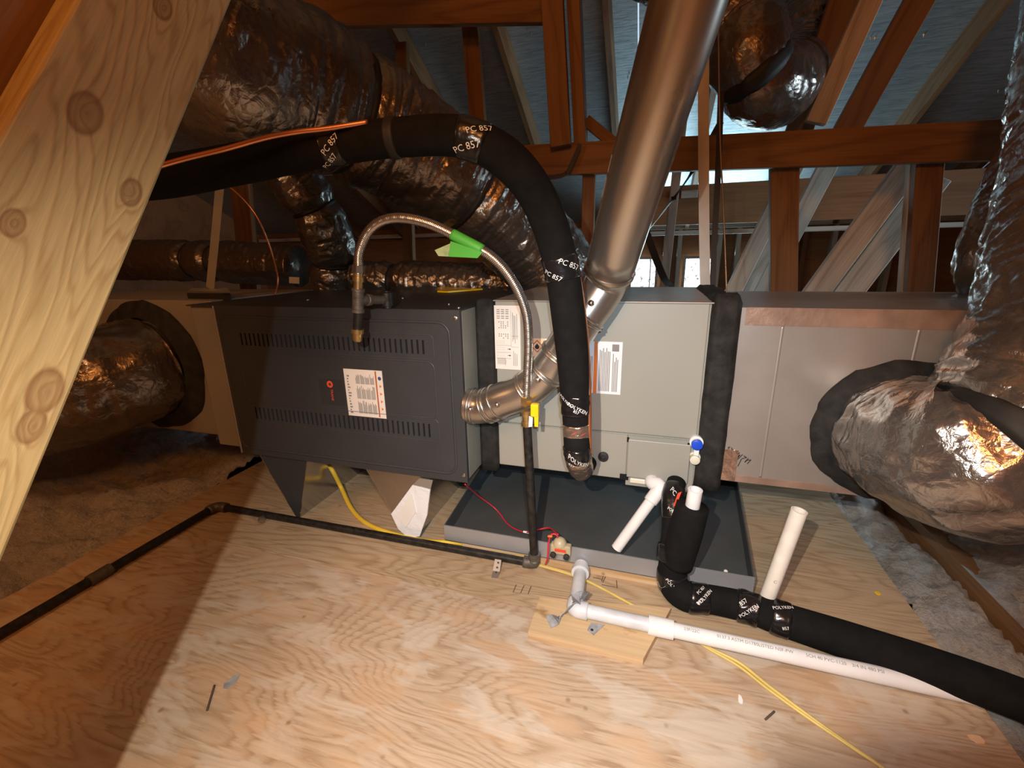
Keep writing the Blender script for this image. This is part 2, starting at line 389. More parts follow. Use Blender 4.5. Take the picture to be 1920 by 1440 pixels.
def wrap_text(name, path, items, mat, parent, off):
    """items: (string, s, theta, size, angle) laid on the tube surface"""
    out = []
    for s, sc, th, sz, an in items:
        vs = []; fs = []
        a, f = text_geo(s); b = 0; ca, sa = math.cos(an), math.sin(an); r = path.at(sc)[1]+off
        for p in a:
            x, y = (p.x*ca-p.y*sa)*sz, (p.x*sa+p.y*ca)*sz; vs.append(path.surf(sc+y, th+x/r, off))
        fs += [[i+b for i in q] for q in f]
        o = mesh(name, vs, fs, mat, parent); o['kind'] = 'stuff'; out.append(o)
    return out
def rects(name, items, mat, parent, o, x, y, nrm, th=.0006):
    """thin printed bars: (x0,y0,x1,y1) on the plane o + x*a + y*b"""
    vs = []; fs = []; o, x, y, nrm = V(o), V(x), V(y), V(nrm)
    for (a, b, c, d) in items:
        k = len(vs); vs += [o+x*a+y*b+nrm*th, o+x*c+y*b+nrm*th, o+x*c+y*d+nrm*th, o+x*a+y*d+nrm*th]; fs.append([k, k+1, k+2, k+3])
    ob = mesh(name, vs, fs, mat, parent)
    if len(items) > 1: ob['kind'] = 'stuff'
    return ob
def poly_print(name, polys, mat, parent, o, x, y, nrm, th=.0008):
    vs = []; fs = []; o, x, y, nrm = V(o), V(x), V(y), V(nrm)
    for pl in polys:
        k = len(vs); vs += [o+x*a+y*b+nrm*th for a, b in pl]; fs.append(list(range(k, k+len(pl))))
    return mesh(name, vs, fs, mat, parent)
X3, Y3, Z3 = V((1, 0, 0)), V((0, 1, 0)), V((0, 0, 1))
def fbm(x, y, z, o=4):
    a = 0; k = 1
    for _ in range(o): a += noise.noise(V((x, y, z)))*k; x *= 2.1; y *= 2.1; z *= 2.1; k *= .5
    return a

# ================================================================== SETTING
fl = thing('floor', None, None, (0, 0, -.018)); fl['kind'] = 'structure'; fl['label'] = 'plywood service deck laid over the attic joists'
for (y0, y1, mt) in ((-2.6, -1.503, 'ply'), (-1.50, -.2835, 'ply'), (-.2815, .935, 'ply2')):
    box('plywood_sheet', (-1.30, y0, -.018), (1.165, y1, 0), mt, fl, .0015)
for x in (-2.6, -1.95, -1.32, -.7, -.1, .5, 1.1, 1.40, 2.0, 2.7, 3.3):
    plank('floor_joist', (x, -2.8, -.09), (x, 3.5, -.09), .14, .038, Z3, 'truss', fl)
sub = mesh('ceiling_board', [(-5, -3, -.17), (5, -3, -.17), (5, 3.7, -.17), (-5, 3.7, -.17)], [[0, 1, 2, 3]], 'panelwood', fl)
def fluff(name, x0, x1, y0, y1, base, label, step=.022, amp=.045, edge=None):
    nx = int((x1-x0)/step); ny = int((y1-y0)/step); vs = []; fs = []
    for j in range(ny+1):
        for i in range(nx+1):
            x = x0+(x1-x0)*i/nx; y = y0+(y1-y0)*j/ny
            z = base(x, y) + amp*fbm(x*3.1, y*3.1, 1.7)
            if step < .03:
                wx = x+.012*noise.noise(V((x*30, y*30, 1))); wy = y+.012*noise.noise(V((x*30, y*30, 7)))
                z += amp*(.55*(.5-noise.voronoi(V((wx*14, wy*14, 0)))[0][0]) + .38*(.5-noise.voronoi(V((wx*34, wy*34, 4)))[0][0]) + .22*noise.noise(V((x*70, y*70, 5))))
            vs.append((x, y, z))
    for j in range(ny):
        for i in range(nx): a = j*(nx+1)+i; fs.append([a, a+1, a+nx+2, a+nx+1])
    o = mesh(name, vs, fs, 'fluff', None, True); meta(o, label, 'insulation', kind='stuff'); return o
fluff('blown_insulation', -3.1, -1.315, -1.7, 2.2, lambda x, y: -.02+.10*min(1, max(0, -1.32-x)/.8), 'grey blown insulation banked along the left edge of the plywood deck', .0145, .06)
fluff('blown_insulation', 1.18, 3.0, -1.4, 2.4, lambda x, y: -.050-.11*math.exp(-((x-1.56)/.13)**2)*(.35+.65*min(1, max(0, (y+.35)/.5)))+.06*min(1, max(0, x-1.75)/.4), 'grey blown insulation right of the plywood deck around an exposed joist', .0145, .055)
fluff('blown_insulation', -1.30, 1.17, .945, 3.3, lambda x, y: .0, 'grey blown insulation behind the furnace beyond the plywood', .05, .06)

def deckz(y): return 3.08-.5*y
roof = thing('ceiling', 'foil faced roof sheathing sloping down behind the furnace', None, (0, 1, 2.6)); roof['kind'] = 'structure'; del roof['label']
RY0 = -.8
for i in range(4):   # sheathing panels of the rear slope
    xa = -4.6+2.44*i; xb = xa+2.432
    for (ya, yb) in ((RY0, .38), (.386, 1.566), (1.572, 2.752), (2.758, 3.95)):
        mesh('sheathing_panel', [(xa, ya, deckz(ya)), (xb, ya, deckz(ya)), (xb, yb, deckz(yb)), (xa, yb, deckz(yb)),
                                 (xa, ya, deckz(ya)+.012), (xb, ya, deckz(ya)+.012), (xb, yb, deckz(yb)+.012), (xa, yb, deckz(yb)+.012)],
             [[0, 3, 2, 1], [4, 5, 6, 7], [0, 1, 5, 4], [1, 2, 6, 5], [2, 3, 7, 6], [3, 0, 4, 7]], 'deck', roof)
mesh('front_slope', [(-4.6, RY0, deckz(RY0)+.006), (5.2, RY0, deckz(RY0)+.006), (5.2, -3.2, deckz(RY0)-1.3), (-4.6, -3.2, deckz(RY0)-1.3)], [[0, 1, 2, 3]], 'panelwood', roof)
for x in (-2.93, -2.32, -1.71, -1.10, -.49, .12, .73, 1.34, 1.95, 2.56, 3.17):
    plank('rafter', (x, 3.9, deckz(3.9)-.075), (x, RY0, deckz(RY0)-.075), .14, .038, (0, .447, .894), 'truss', roof)
nv, nf = [], []
for i in range(150):   # shingle nails poking through the sheathing
    x = random.uniform(-1.5, 3.2); y = random.choice((.7, 1.0, 1.28, 1.4, 1.75, 2.1, 2.5, 2.9))+random.uniform(-.03, .03); z = deckz(y); k = len(nv)
    for q in range(5): a = q*1.2566; nv.append((x+.004*math.cos(a), y+.004*math.sin(a), z))
    nv.append((x, y, z-.018)); nf += [[k+q, k+(q+1) % 5, k+5] for q in range(5)]
nl = mesh('nail_points', nv, nf, 'galv', roof); nl['kind'] = 'stuff'
def wall(name, quad, mat):
    o = mesh(name, quad, [list(range(len(quad)))], mat); o['kind'] = 'structure'; return o
wall('wall_left', [(-4.5, -3.2, -.2), (-4.5, 3.95, -.2), (-4.5, 3.95, 1.2), (-4.5, RY0, 3.6), (-4.5, -3.2, 2.4)], 'panelwood')
wall('wall_right', [(4.6, -3.2, -.2), (4.6, 3.95, -.2), (4.6, 3.95, 1.2), (4.6, RY0, 3.6), (4.6, -3.2, 2.4)], 'panelwood')
wall('wall_front', [(-4.6, -3.15, -.2), (5.2, -3.15, -.2), (5.2, -3.15, 2.3), (-4.6, -3.15, 2.3)], 'panelwood')
wb = thing('wall_back', None, None, (1, 3.66, -.2)); wb['kind'] = 'structure'
box('sheathing_panel', (-4.6, 3.68, -.2), (5.2, 3.70, 1.3), 'panelwood', wb, 0)
for x in (-1.5, -.9, -.3, .12, .55, .68, 1.04, 1.20, 1.58, 1.75, 1.98, 2.12, 2.42, 2.62, 3.0, 3.5):
    plank('stud', (x, 3.63, -.15), (x, 3.63, 1.14), .038, .09, X3, 'pale_daylit_wood' if x in (.55, .68, 1.04, 1.20, 1.58, 1.98, 2.42) else 'truss', wb)
plank('top_plate', (-4.4, 3.61, 1.16), (4.5, 3.61, 1.16), .04, .09, Z3, 'pale_daylit_wood', wb)
for i, (xa, xb) in enumerate(((.24, .47), (.75, 1.0), (1.28, 1.54))):
    wn = thing('window_%d' % (i+1), None, None, ((xa+xb)/2, 3.6, .36)); wn['kind'] = 'structure'
    box('pane', (xa, 3.6, .36), (xb, 3.606, .865), 'pane', wn, 0)
    for nm, lo, hi in (('window_frame', (xa-.025, 3.585, .335), (xa, 3.62, .89)), ('window_frame', (xb, 3.585, .335), (xb+.025, 3.62, .89)),
                       ('window_frame', (xa, 3.585, .865), (xb, 3.62, .89)), ('window_frame', (xa, 3.585, .335), (xb, 3.62, .36)),
                       ('muntin', ((xa+xb)/2+.06, 3.59, .36), ((xa+xb)/2+.07, 3.60, .865))):
        box(nm, lo, hi, 'pale_daylit_wood', wn, .002)

# ================================================================== ROOF FRAMING
A = V((-.085, -1.0735, .6874)); B = V((-.117, -.688, 1.262)); d = (B-A).normalized(); q = d.cross(X3).normalized(); q = -q if q.y > 0 else q
A0 = A - d*.816; B0 = A + d*2.15
def kn(px, py, r):
    P = PX(px, py, -.1)-(A0+q*.059); return (P.dot(d), P.dot(q), 0, r)
M['pine'] = grain_mat('pale_pine', (.38, .285, .140), (.28, .185, .078), 'x', cont=26, stretch=8, fine=.30, scale=1.5, edge=.62, fscale=4., jag=.01,
                      knots=(kn(165, 212, .017), kn(248, 362, .012), kn(20, 420, .010), kn(72, 735, .016), kn(45, 800, .012), kn(320, 10, .012)))
o = plank('truss_web', A0+q*.059+V((-.019, 0, 0)), B0+q*.059+V((-.019, 0, 0)), .118, .038, q, 'pine'); meta(o, 'pale knotty pine truss web slanting across the left foreground', 'truss web')
qq = q*.222+V((-.060, 0, 0))
o = plank('truss_web', A0+qq, B0+qq, .27, .038, q, 'truss'); meta(o, 'wide dark brown truss board beside the pale pine web, top left corner', 'truss web')  # board widened to block the key light over the far left floor
def framing(name, pa, pb, y, w_px_m, thick, label, cat='post', mat='truss', wd=X3, ext=(0., 0.), group=None):
    a, b = PY(*pa, y), PY(*pb, y); dd = (b-a).normalized()
    if ext[1] > .4 and dd.z < -.4: ext = (ext[0], (b.z+.16)/-dd.z)   # stands on the ceiling below the insulation
    top = a-dd*ext[0]; lim = deckz(y)-.09
    if top.z > lim: ext = (ext[0]-(top.z-lim)/max(.2, -dd.z), ext[1])
    o = plank(name, a-dd*ext[0], b+dd*ext[1], w_px_m, thick, wd, mat); meta(o, label, cat, group); return o
framing('strongback', (1000, 302), (1920, 262), .85, .125, .038, 'long brown timber running level behind the furnace under the hanging duct', 'beam', wd=Z3, ext=(.35, 1.6))
framing('truss_web', (1036, 0), (1052, 275), .80, .085, .038, 'brown upright truss web standing on the level timber behind the insulated hose', 'post', ext=(.9, .0))
framing('truss_web', (1080, 60), (1090, 275), .88, .05, .09, 'narrow brown upright behind the front web, touching its right edge', 'post', ext=(.7, .0))
framing('truss_web', (1105, 325), (1100, 520), .892, .055, .038, 'short orange brown upright between the insulated hose and the metal vent', 'post', ext=(.02, .6))
framing('truss_web', (1106, 232), (1170, 285), .90, .045, .038, 'small brown gusset board sloping down to the vent pipe', 'brace', wd=Z3, ext=(.02, .12))
framing('truss_web', (1470, 290), (1468, 545), .892, .10, .038, 'brown upright right of the hanging straps below the level timber', 'post', ext=(.02, .85))
framing('truss_web', (1742, 280), (1722, 545), .892, .085, .038, 'brown upright nearest the right duct below the level timber', 'post', ext=(0, .85))
framing('truss_web', (1722, 290), (1702, 545), .935, .06, .038, 'pale grey upright pressed against the right brown upright', 'post', 'pale_daylit_wood', ext=(0, .85))
framing('truss_web', (1700, 318), (1530, 548), 1.15, .10, .038, 'longest pale daylit-coloured diagonal web right of the brown upright', 'brace', 'pale_daylit_wood', ext=(.1, .6))
framing('truss_web', (1722, 372), (1592, 545), 1.30, .12, .038, 'wide mottled pale daylit-coloured diagonal web beside the right upright', 'brace', 'pale_daylit_wood', ext=(.1, .6))
framing('truss_web', (1466, 360), (1378, 540), 1.6, .085, .038, 'pale daylit-coloured diagonal web between the strap and the brown upright', 'brace', 'pale_daylit_wood', ext=(.2, .5))
framing('truss_web', (1552, 310), (1490, 430), 1.9, .10, .038, 'grey diagonal web just right of the brown upright, far back', 'brace', 'pale_daylit_wood', ext=(.3, 2.35))
framing('truss_web', (1444, 450), (1405, 535), 2.2, .10, .038, 'short pale diagonal web in front of the right window', 'brace', 'pale_daylit_wood', ext=(.1, .6))
framing('truss_web', (1632, 0), (1528, 232), 1.0, .075, .038, 'grey board slanting up past the hanging duct to the roof', 'brace', 'pale_daylit_wood', ext=(.5, .0))
framing('truss_web', (1580, 0), (1500, 240), 1.1, .10, .038, 'dark brown board left of the grey slanting board', 'brace', ext=(.5, .05))
framing('truss_web', (1690, 60), (1590, 240), 1.15, .10, .038, 'dark brown board right of the grey slanting board', 'brace', ext=(.5, .05))
framing('truss_web', (1268, 330), (1244, 545), 1.7, .05, .038, 'thin pale upright seen beside the vent pipe', 'post', 'pale_daylit_wood', ext=(.3, .6))
framing('truss_web', (880, 20), (905, 330), 1.15, .08, .038, 'dark upright above the insulated hose under the roof', 'post', ext=(.2, .6))
framing('header', (690, 20), (1050, 10), .95, .13, .038, 'dark brown level board at the top edge of the picture', 'beam', wd=Z3, ext=(.9, .0))
framing('truss_web', (452, 345), (470, 545), 1.45, .16, .038, 'dark brown upright in the gloom behind the left strap', 'post', ext=(.6, 2.35))
framing('truss_web', (765, 400), (770, 545), 1.4, .07, .038, 'dark upright behind the stainless hose arc', 'post', ext=(.9, .7))
o = box('header_board', PY(1200, 352, 2.32)-V((.25, 0, .26)), V((2.6, 2.345, PY(1200, 352, 2.32).z)), 'panelwood', None, .003); meta(o, 'wide dark brown board spanning behind the straps, below the bright roof gaps', 'board')
o = box('ledge_trim', V((.1, 2.28, 1.045)), V((2.6, 2.318, 1.075)), 'pale_daylit_wood', None, .003); meta(o, 'thin pale ledge along the foot of the wide brown board', 'trim')
o = box('wood_scrap', PY(1276, 372, 2.28), PY(1276, 372, 2.28)+V((.11, .03, .05)), 'pale_daylit_wood', None, .004); meta(o, 'small pale cleat nailed to the wide brown board', 'cleat')

# ================================================================== FURNACE
FX0, FX1, FY, FZ0, FZ1 = -.957, -.068, -.103, .251, .785
fu = thing('furnace', 'charcoal gas furnace lying on its side with louvred front panel', 'furnace', (-.5, .2, FZ0))
box('cabinet', (FX0+.004, FY+.016, FZ0+.004), (FX1-.001, .56, FZ1-.003), 'casing', fu, .004)
box('blower_section', (-1.085, -.085, .262), (FX0+.004, .56, .782), 'plenumdark', fu, .004)
box('top_cover', (-1.085, FY+.002, FZ1-.003), (FX1, .562, FZ1+.001), 'charcoal', fu, .0015)
# front panel with two rows of real louvre slots
def slot_panel():
    y = FY; rows = [(.655, .697, FX0+.09, FX1-.105), (.392, .436, FX0+.095, FX1-.105)]
    vs = []; fs = []
    def quad(x0, z0, x1, z1):
        k = len(vs); vs.extend([(x0, y, z0), (x1, y, z0), (x1, y, z1), (x0, y, z1)]); fs.append([k, k+1, k+2, k+3])
    def slot(x0, z0, x1, z1):
        k = len(vs); dd = .012; vs.extend([(x0, y, z0), (x1, y, z0), (x1, y, z1), (x0, y, z1), (x0, y+dd, z0), (x1, y+dd, z0), (x1, y+dd, z1), (x0, y+dd, z1)])
        fs.extend([[k, k+4, k+5, k+1], [k+1, k+5, k+6, k+2], [k+2, k+6, k+7, k+3], [k+3, k+7, k+4, k]])
    zs = [FZ0] + [rows[1][0], rows[1][1], rows[0][0], rows[0][1]] + [FZ1]
    quad(FX0, zs[0], FX1, zs[1]); quad(FX0, zs[2], FX1, zs[3]); quad(FX0, zs[4], FX1, zs[5])
    for (z0, z1, xa, xb) in rows:
        n = 38; p = (xb-xa)/n; quad(FX0, z0, xa, z1)
        for i in range(n):
            x = xa+p*i; slot(x, z0, x+p*.36, z1); quad(x+p*.36, z0, x+p, z1)
        quad(xb, z0, FX1, z1)
    k = len(vs); yb = FY+.014
    vs.extend([(FX0, y, FZ0), (FX1, y, FZ0), (FX1, y, FZ1), (FX0, y, FZ1), (FX0, yb, FZ0), (FX1, yb, FZ0), (FX1, yb, FZ1), (FX0, yb, FZ1)])
    fs.extend([[k, k+4, k+5, k+1], [k+1, k+5, k+6, k+2], [k+2, k+6, k+7, k+3], [k+3, k+7, k+4, k]])
    return mesh('front_panel', vs, fs, 'charcoal', fu)
fp = slot_panel()
box('slot_backing', (FX0+.05, FY+.0125, .37), (FX1-.06, FY+.0150, .72), 'slot', fu, 0)
def rrect(x0, z0, x1, z1, r, y, n=6):
    out = []
    for cx, cz, a0 in ((x1-r, z1-r, 0), (x0+r, z1-r, 90), (x0+r, z0+r, 180), (x1-r, z0+r, 270)):
        for i in range(n+1): a = math.radians(a0+90*i/n); out.append(V((cx+r*math.cos(a), y, cz+r*math.sin(a))))
    return out+[out[0], out[1]]
tube('embossed_rib', rrect(FX0-.05+.055, FZ0+.025, FX1-.035, FZ1-.035, .035, FY+.001), .0045, 'charcoal', fp, 8, smooth=False, caps=False, step=.01)
tube('embossed_rib', rrect(FX0+.07, .455, FX1-.09, .632, .02, FY+.0015), .003, 'charcoal', fp, 8, smooth=False, caps=False, step=.01)
for (z0, z1) in ((.640, .712), (.380, .450)):
    tube('embossed_rib', rrect(FX0+.062, z0, FX1-.088, z1, .008, FY+.0022), .003, 'charcoal', fp, 8, smooth=False, caps=False, step=.01)
tube('edge_trim', [(FX0-.001, FY-.001, FZ0), (FX0-.001, FY-.001, FZ1)], .0035, 'plenum', fu, 8)
for (x, z) in ((FX1-.012, FZ1-.022), (FX1-.012, FZ0+.026)): lathe('screw', (x, FY, z), (x, FY-.004, z), [(0, .006), (.003, .006), (.004, .004)], 'galv', fp, 12)
for (x, y) in ((FX1-.02, -.06), (-.16, .03), (-.42, .2), (-.52, .05), (-.75, .1)): lathe('screw', (x, y, FZ1+.001), (x, y, FZ1+.005), [(0, .005), (.003, .005), (.004, .003)], 'galv', fu, 10)
# badge and warning label
bd = prism('badge', [(x, FY, z) for x, z in ((-.575, .470), (-.482, .470), (-.482, .556), (-.575, .556))], (0, -.0012, 0), 'badge', fp)
yb = FY-.0020
ring = [(.0115*math.cos(a*.2618), .0115*math.sin(a*.2618)) for a in range(24)]
poly_print('logo_disc', [ring], 'logo', bd, (-.531, yb, .541), X3, Z3, -Y3)
poly_print('logo_star', [[(.0085*(1 if a % 2 == 0 else .35)*math.cos(a*.5236), .0085*(1 if a % 2 == 0 else .35)*math.sin(a*.5236)) for a in range(12)]], 'badge', bd, (-.531, yb, .541), X3, Z3, -Y3, .0011)
flat_text('logo_text', [('TRANE', (-.5275, yb-.0006, .505), -Z3, X3, .0125)], 'logo', bd)
LB = [PY(643, 692, FY), PY(712, 694, FY), PY(730, 786, FY), PY(656, 783, FY)]
lx0, lx1, lz0, lz1 = -.474, -.335, .440, .596
wl = prism('warning_label', [(lx0, FY-.0004, lz0), (lx1, FY-.0004, lz0), (lx1, FY-.0004, lz1), (lx0, FY-.0004, lz1)], (0, -.0008, 0), 'paper', fp)
O = (lx0, FY-.0012, lz0); W_, H_ = lx1-lx0, lz1-lz0
its = []; rng = random.Random(3)
for (a0, a1) in ((.07, .35), (.385, .67), (.70, .93)):
    for c in range(4):
        x0 = .30+c*.125
        for k in range(5):
            xx = x0+k*.022; its.append((xx*W_, a0*H_, (xx+.013)*W_, (a1-rng.uniform(0, .1))*H_))
for z in range(14): its.append((.07*W_, (.06+z*.06)*H_, (.09+rng.uniform(.0, .06))*W_, (.09+z*.06)*H_))
rects('printed_text', its, 'ink', wl, O, X3, Z3, -Y3)
rects('printed_band', [(.815*W_, .02*H_, .85*W_, .985*H_)], 'rust', wl, O, X3, Z3, -Y3)
poly_print('printed_symbol', [[(.925*W_+.006*math.cos(a*.5236), .84*H_+.006*math.sin(a*.5236)) for a in range(12)]], 'navy', wl, O, X3, Z3, -Y3)
poly_print('printed_symbol', [[(.905*W_, zz*H_-.005), (.965*W_, zz*H_), (.905*W_, zz*H_+.005)] for zz in (.68, .52, .36, .2)], 'orange', wl, O, X3, Z3, -Y3)
# yellow tag lying on the furnace top
tg = prism('yellow_tag', [PZ(820, 541, FZ1+.003), PZ(836, 541, FZ1+.003), PZ(905, 543.5, FZ1+.003), PZ(840, 549, FZ1+.003), PZ(820, 548, FZ1+.003)], (0, 0, .006), 'yellowhandle'); meta(tg, 'small yellow plastic tag lying on the dark furnace top', 'tag')
# sheet metal V supports under the furnace
s1 = thing('support_channel', 'dark folded sheet metal V support under the left end of the furnace', 'support', (-.774, .15, 0), 'furnace supports')
def vchan(root, TL, TR, TP, mat_front, mat_side, tip=.012):
    TL, TR, TP = V(TL), V(TR), V(TP); y0, y1 = TL.y, TL.y+.50; t = .003
    TP2 = TP+V((tip, 0, 0))
    prism('front_gusset', [TL, TP, TP2, TR], (0, t, 0), mat_front, root)
    for nm, a, b in (('side_plate', TL, TP), ('side_plate', TP2, TR)):
        n = V(((b-a).z, 0, -(b-a).x)).normalized()*t
        prism(nm, [a, b, b+n, a+n] if nm else 0, (0, y1-y0, 0), mat_side, root)
    prism('foot_plate', [TP, TP2, TP2+V((0, 0, .002)), TP+V((0, 0, .002))], (0, y1-y0, 0), mat_side, root)
z0 = FZ0-.001
vchan(s1, (-.906, -.083, z0), (-.690, -.083, z0), (-.780, -.083, .0), 'charcoal', 'mirrormetal', .014)
lathe('screw', (-.757, -.083, .02), (-.757, -.088, .02), [(0, .004), (.004, .004)], 'brass', s1, 8)
s2 = thing('support_channel', 'bright folded sheet metal V support with a document pouch, below the furnace middle', 'support', (-.29, .15, 0), 'furnace supports')
vchan(s2, (-.452, -.083, z0), (-.208, -.083, z0), (-.310, -.083, .0), 'galv', 'mirrormetal', .03)
pv = [PY(735, 962, -.094), PY(775, 908, -.094), PY(808, 916, -.094), PY(802, 965, -.094), PY(788, 1004, -.094), PY(766, 1006, -.094), PY(748, 990, -.094)]
bg = prism('document_pouch', pv, (0, -.006, 0), 'bag'); meta(bg, 'clear pouch of white papers stuck in front of the middle V support', 'pouch')
pf = prism('pouch_flap', [PY(775, 908, -.1005), PY(787, 896, -.1005), PY(812, 900, -.1005), PY(808, 916, -.1005)], (0, -.002, 0), 'plenum', bg)
pc = prism('paper_fold', [PY(745, 966, -.1005), PY(772, 925, -.1005), PY(780, 960, -.1005), PY(762, 988, -.1005)], (0, -.003, 0), 'white', bg)

# ================================================================== COIL CABINET
CX1, CZ0, CZ1 = .600, .275, .805
co = thing('coil_cabinet', 'grey green evaporator coil cabinet in the middle of the unit', 'coil cabinet', (.3, .27, CZ0))
box('body', (.0, .006, CZ0+.004), (CX1, .55, CZ1-.004), 'coil', co, .003)
box('upper_panel', (.002, .0, .424), (CX1-.012, .007, CZ1-.004), 'coil', co, .003)
box('lower_panel', (.002, .001, CZ0), (.402, .007, .4215), 'coil', co, .0025)
box('lower_panel', (.402, .003, CZ0-.02), (CX1-.01, .007, .4215), 'coil', co, .002)
box('seam_lip', (.0, -.0025, .4205), (CX1, .002, .4232), 'casing', co, .0005)
box('top_cover', (-.003, -.004, CZ1-.004), (CX1+.003, .552, CZ1), 'plenum', co, .0015)
ap = box('drain_plate', (.405, -.016, .292), (.574, -.012, .412), 'coil', co, .002)
for x in (.400, .566): box('slot', (x, -.002, .398), (x+.006, .0005, .412), 'slot', co, 0)
box('drain_spout', (.415, -.010, .270), (.545, .004, .286), 'cream', co, .003)
box('drain_gap', (.385, -.006, .276), (.410, .003, .292), 'slot', co, .001)
for (px, py, mt, r) in ((1306, 830, 'blue', .0135), (1302, 858, 'cream', .012)):
    c = PY(px, py, -.012); cap = lathe('drain_cap', (c.x, .002, c.z), (c.x, -.03, c.z), [(0, r*1.35), (.012, r*1.35), (.0125, r), (.026, r), (.028, r*.8)], 'cream' if mt == 'cream' else 'pvc', co, 20)
    lathe('cap_face', (c.x, -.024, c.z), (c.x, -.033, c.z), [(0, r*1.1), (.007, r*1.1), (.009, r*.7)], mt, co, 20)
box('cap_bridge', (PY(1306, 830, 0).x-.007, -.02, .372), (PY(1306, 830, 0).x+.007, -.006, .41), 'pvc', co, .002)
c = PY(1131, 857, -.003); lathe('grommet', (c.x, .002, c.z), (c.x, -.008, c.z), [(0, .0155), (.006, .0155), (.009, .011), (.0092, .008), (.002, .0075)], 'black', co, 24)
# labels on the coil
def sheet(x0, z0, x1, z1, mat, name): return prism(name, [(x0, -.0002, z0), (x1, -.0002, z0), (x1, -.0002, z1), (x0, -.0002, z1)], (0, -.0007, 0), mat, co)
l1 = sheet(-.001, .597, .079, .789, 'paper', 'data_label'); O = (-.001, -.0011, .597); W_, H_ = .080, .192
its = []; rng = random.Random(5)
for zz, n in ((.93, 3), (.90, 3), (.87, 3), (.83, 3), (.80, 3)):
    for k in range(n): its.append(((.10+k*.17)*W_, zz*H_, (.22+k*.17)*W_, (zz+.012)*H_))
for rows in ((.74, .71, .68, .65), (.55, .52, .49)):
    for z in rows:
        for k in range(5):
            if rng.random() < .85: its.append(((.16+k*.085)*W_, z*H_, (.20+k*.085)*W_, (z+.017)*H_))
for z in range(9): its.append((.08*W_, (.08+z*.012)*H_, (.40+rng.uniform(0, .05))*W_, (.084+z*.012)*H_))
for z in (.345, .31, .245, .21, .41, .43, .45):
    for k in range(5): its.append(((.08+k*.07)*W_, z*H_, (.095+k*.07)*W_, (z+.008)*H_))
for xx in (.70, .745, .79, .86): its.append((xx*W_, (.42+rng.uniform(0, .2))*H_, (xx+.018)*W_, (.90-rng.uniform(0, .08))*H_))
for xx in (.72, .78, .85): its.append((xx*W_, .06*H_, (xx+.018)*W_, (.22+rng.uniform(0, .1))*H_))
rects('printed_text', its, 'ink', l1, O, X3, Z3, -Y3)
fr = []
for (a, b, c2, e) in ((.05, .38, .64, .382), (.05, .27, .64, .272), (.05, .175, .64, .177), (.64, .36, .645, .93), (.66, .53, .93, .532), (.40, .05, .402, .175), (.66, .36, .93, .362)): fr.append((a*W_, b*H_, max(c2, a+.008)*W_, max(e, b+.004)*H_))
rects('printed_rule', fr, 'ink', l1, O, X3, Z3, -Y3)
poly_print('printed_arrow', [[(.50*W_, (z-.004)*H_), (.57*W_, (z-.004)*H_), (.57*W_, (z-.015)*H_), (.63*W_, z*H_), (.57*W_, (z+.015)*H_), (.57*W_, (z+.004)*H_), (.50*W_, (z+.004)*H_)] for z in (.325, .225)], 'black', l1, O, X3, Z3, -Y3)
l2 = sheet(.106, .565, .268, .695, 'paper', 'refrigerant_label')
O = (.106, -.0011, .565)
rects('printed_field', [(.0, .0, .046, .13)], 'peach', l2, O, X3, Z3, -Y3)
rects('printed_band', [(.066, .0, .076, .13)], 'orange', l2, O, X3, Z3, -Y3)
poly_print('printed_symbol', [[(.024+.019*math.cos(a*1.5708), .107+.019*math.sin(a*1.5708)) for a in range(4)]], 'rust', l2, O, X3, Z3, -Y3, .001)
poly_print('printed_symbol', [[(.024+.015*math.cos(a*1.5708), .107+.015*math.sin(a*1.5708)) for a in range(4)]], 'peach', l2, O, X3, Z3, -Y3, .0012)
poly_print('printed_flame', [[(.024+.007*math.cos(a*.5236)*(1 if a != 3 else .7), .105+.007*math.sin(a*.5236)*(1.5 if a == 3 else 1)) for a in range(12)]], 'black', l2, O, X3, Z3, -Y3, .0015)
flat_text('printed_letters', [('A2L', (.106+.056, -.0022, .565+.106), Z3, -X3, .012)], 'black', l2)
rects('printed_text', [(.082+.006*k, .04, .085+.006*k, .125-.01*(k % 3)) for k in range(6)], 'ink', l2, O, X3, Z3, -Y3)
l3 = sheet(.282, .540, .374, .693, 'paperblue', 'caution_label'); O = (.282, -.0013, .540)
rects('printed_band', [(.014, .0, .024, .153)], 'orange', l3, O, X3, Z3, -Y3)
its = [(.030+.0045*k, .008, .0325+.0045*k, .135-.012*rng.random()) for k in range(7)] + [(.067+.0042*k, .008, .0692+.0042*k, .12-.03*rng.random()) for k in range(4)] + [(.001+.004*k, .01, .003+.004*k, .11) for k in range(3)]
rects('printed_text', its, 'ink', l3, O, X3, Z3, -Y3)
rects('printed_square', [(.064, .126, .083, .146)], 'ink', l3, O, X3, Z3, -Y3)

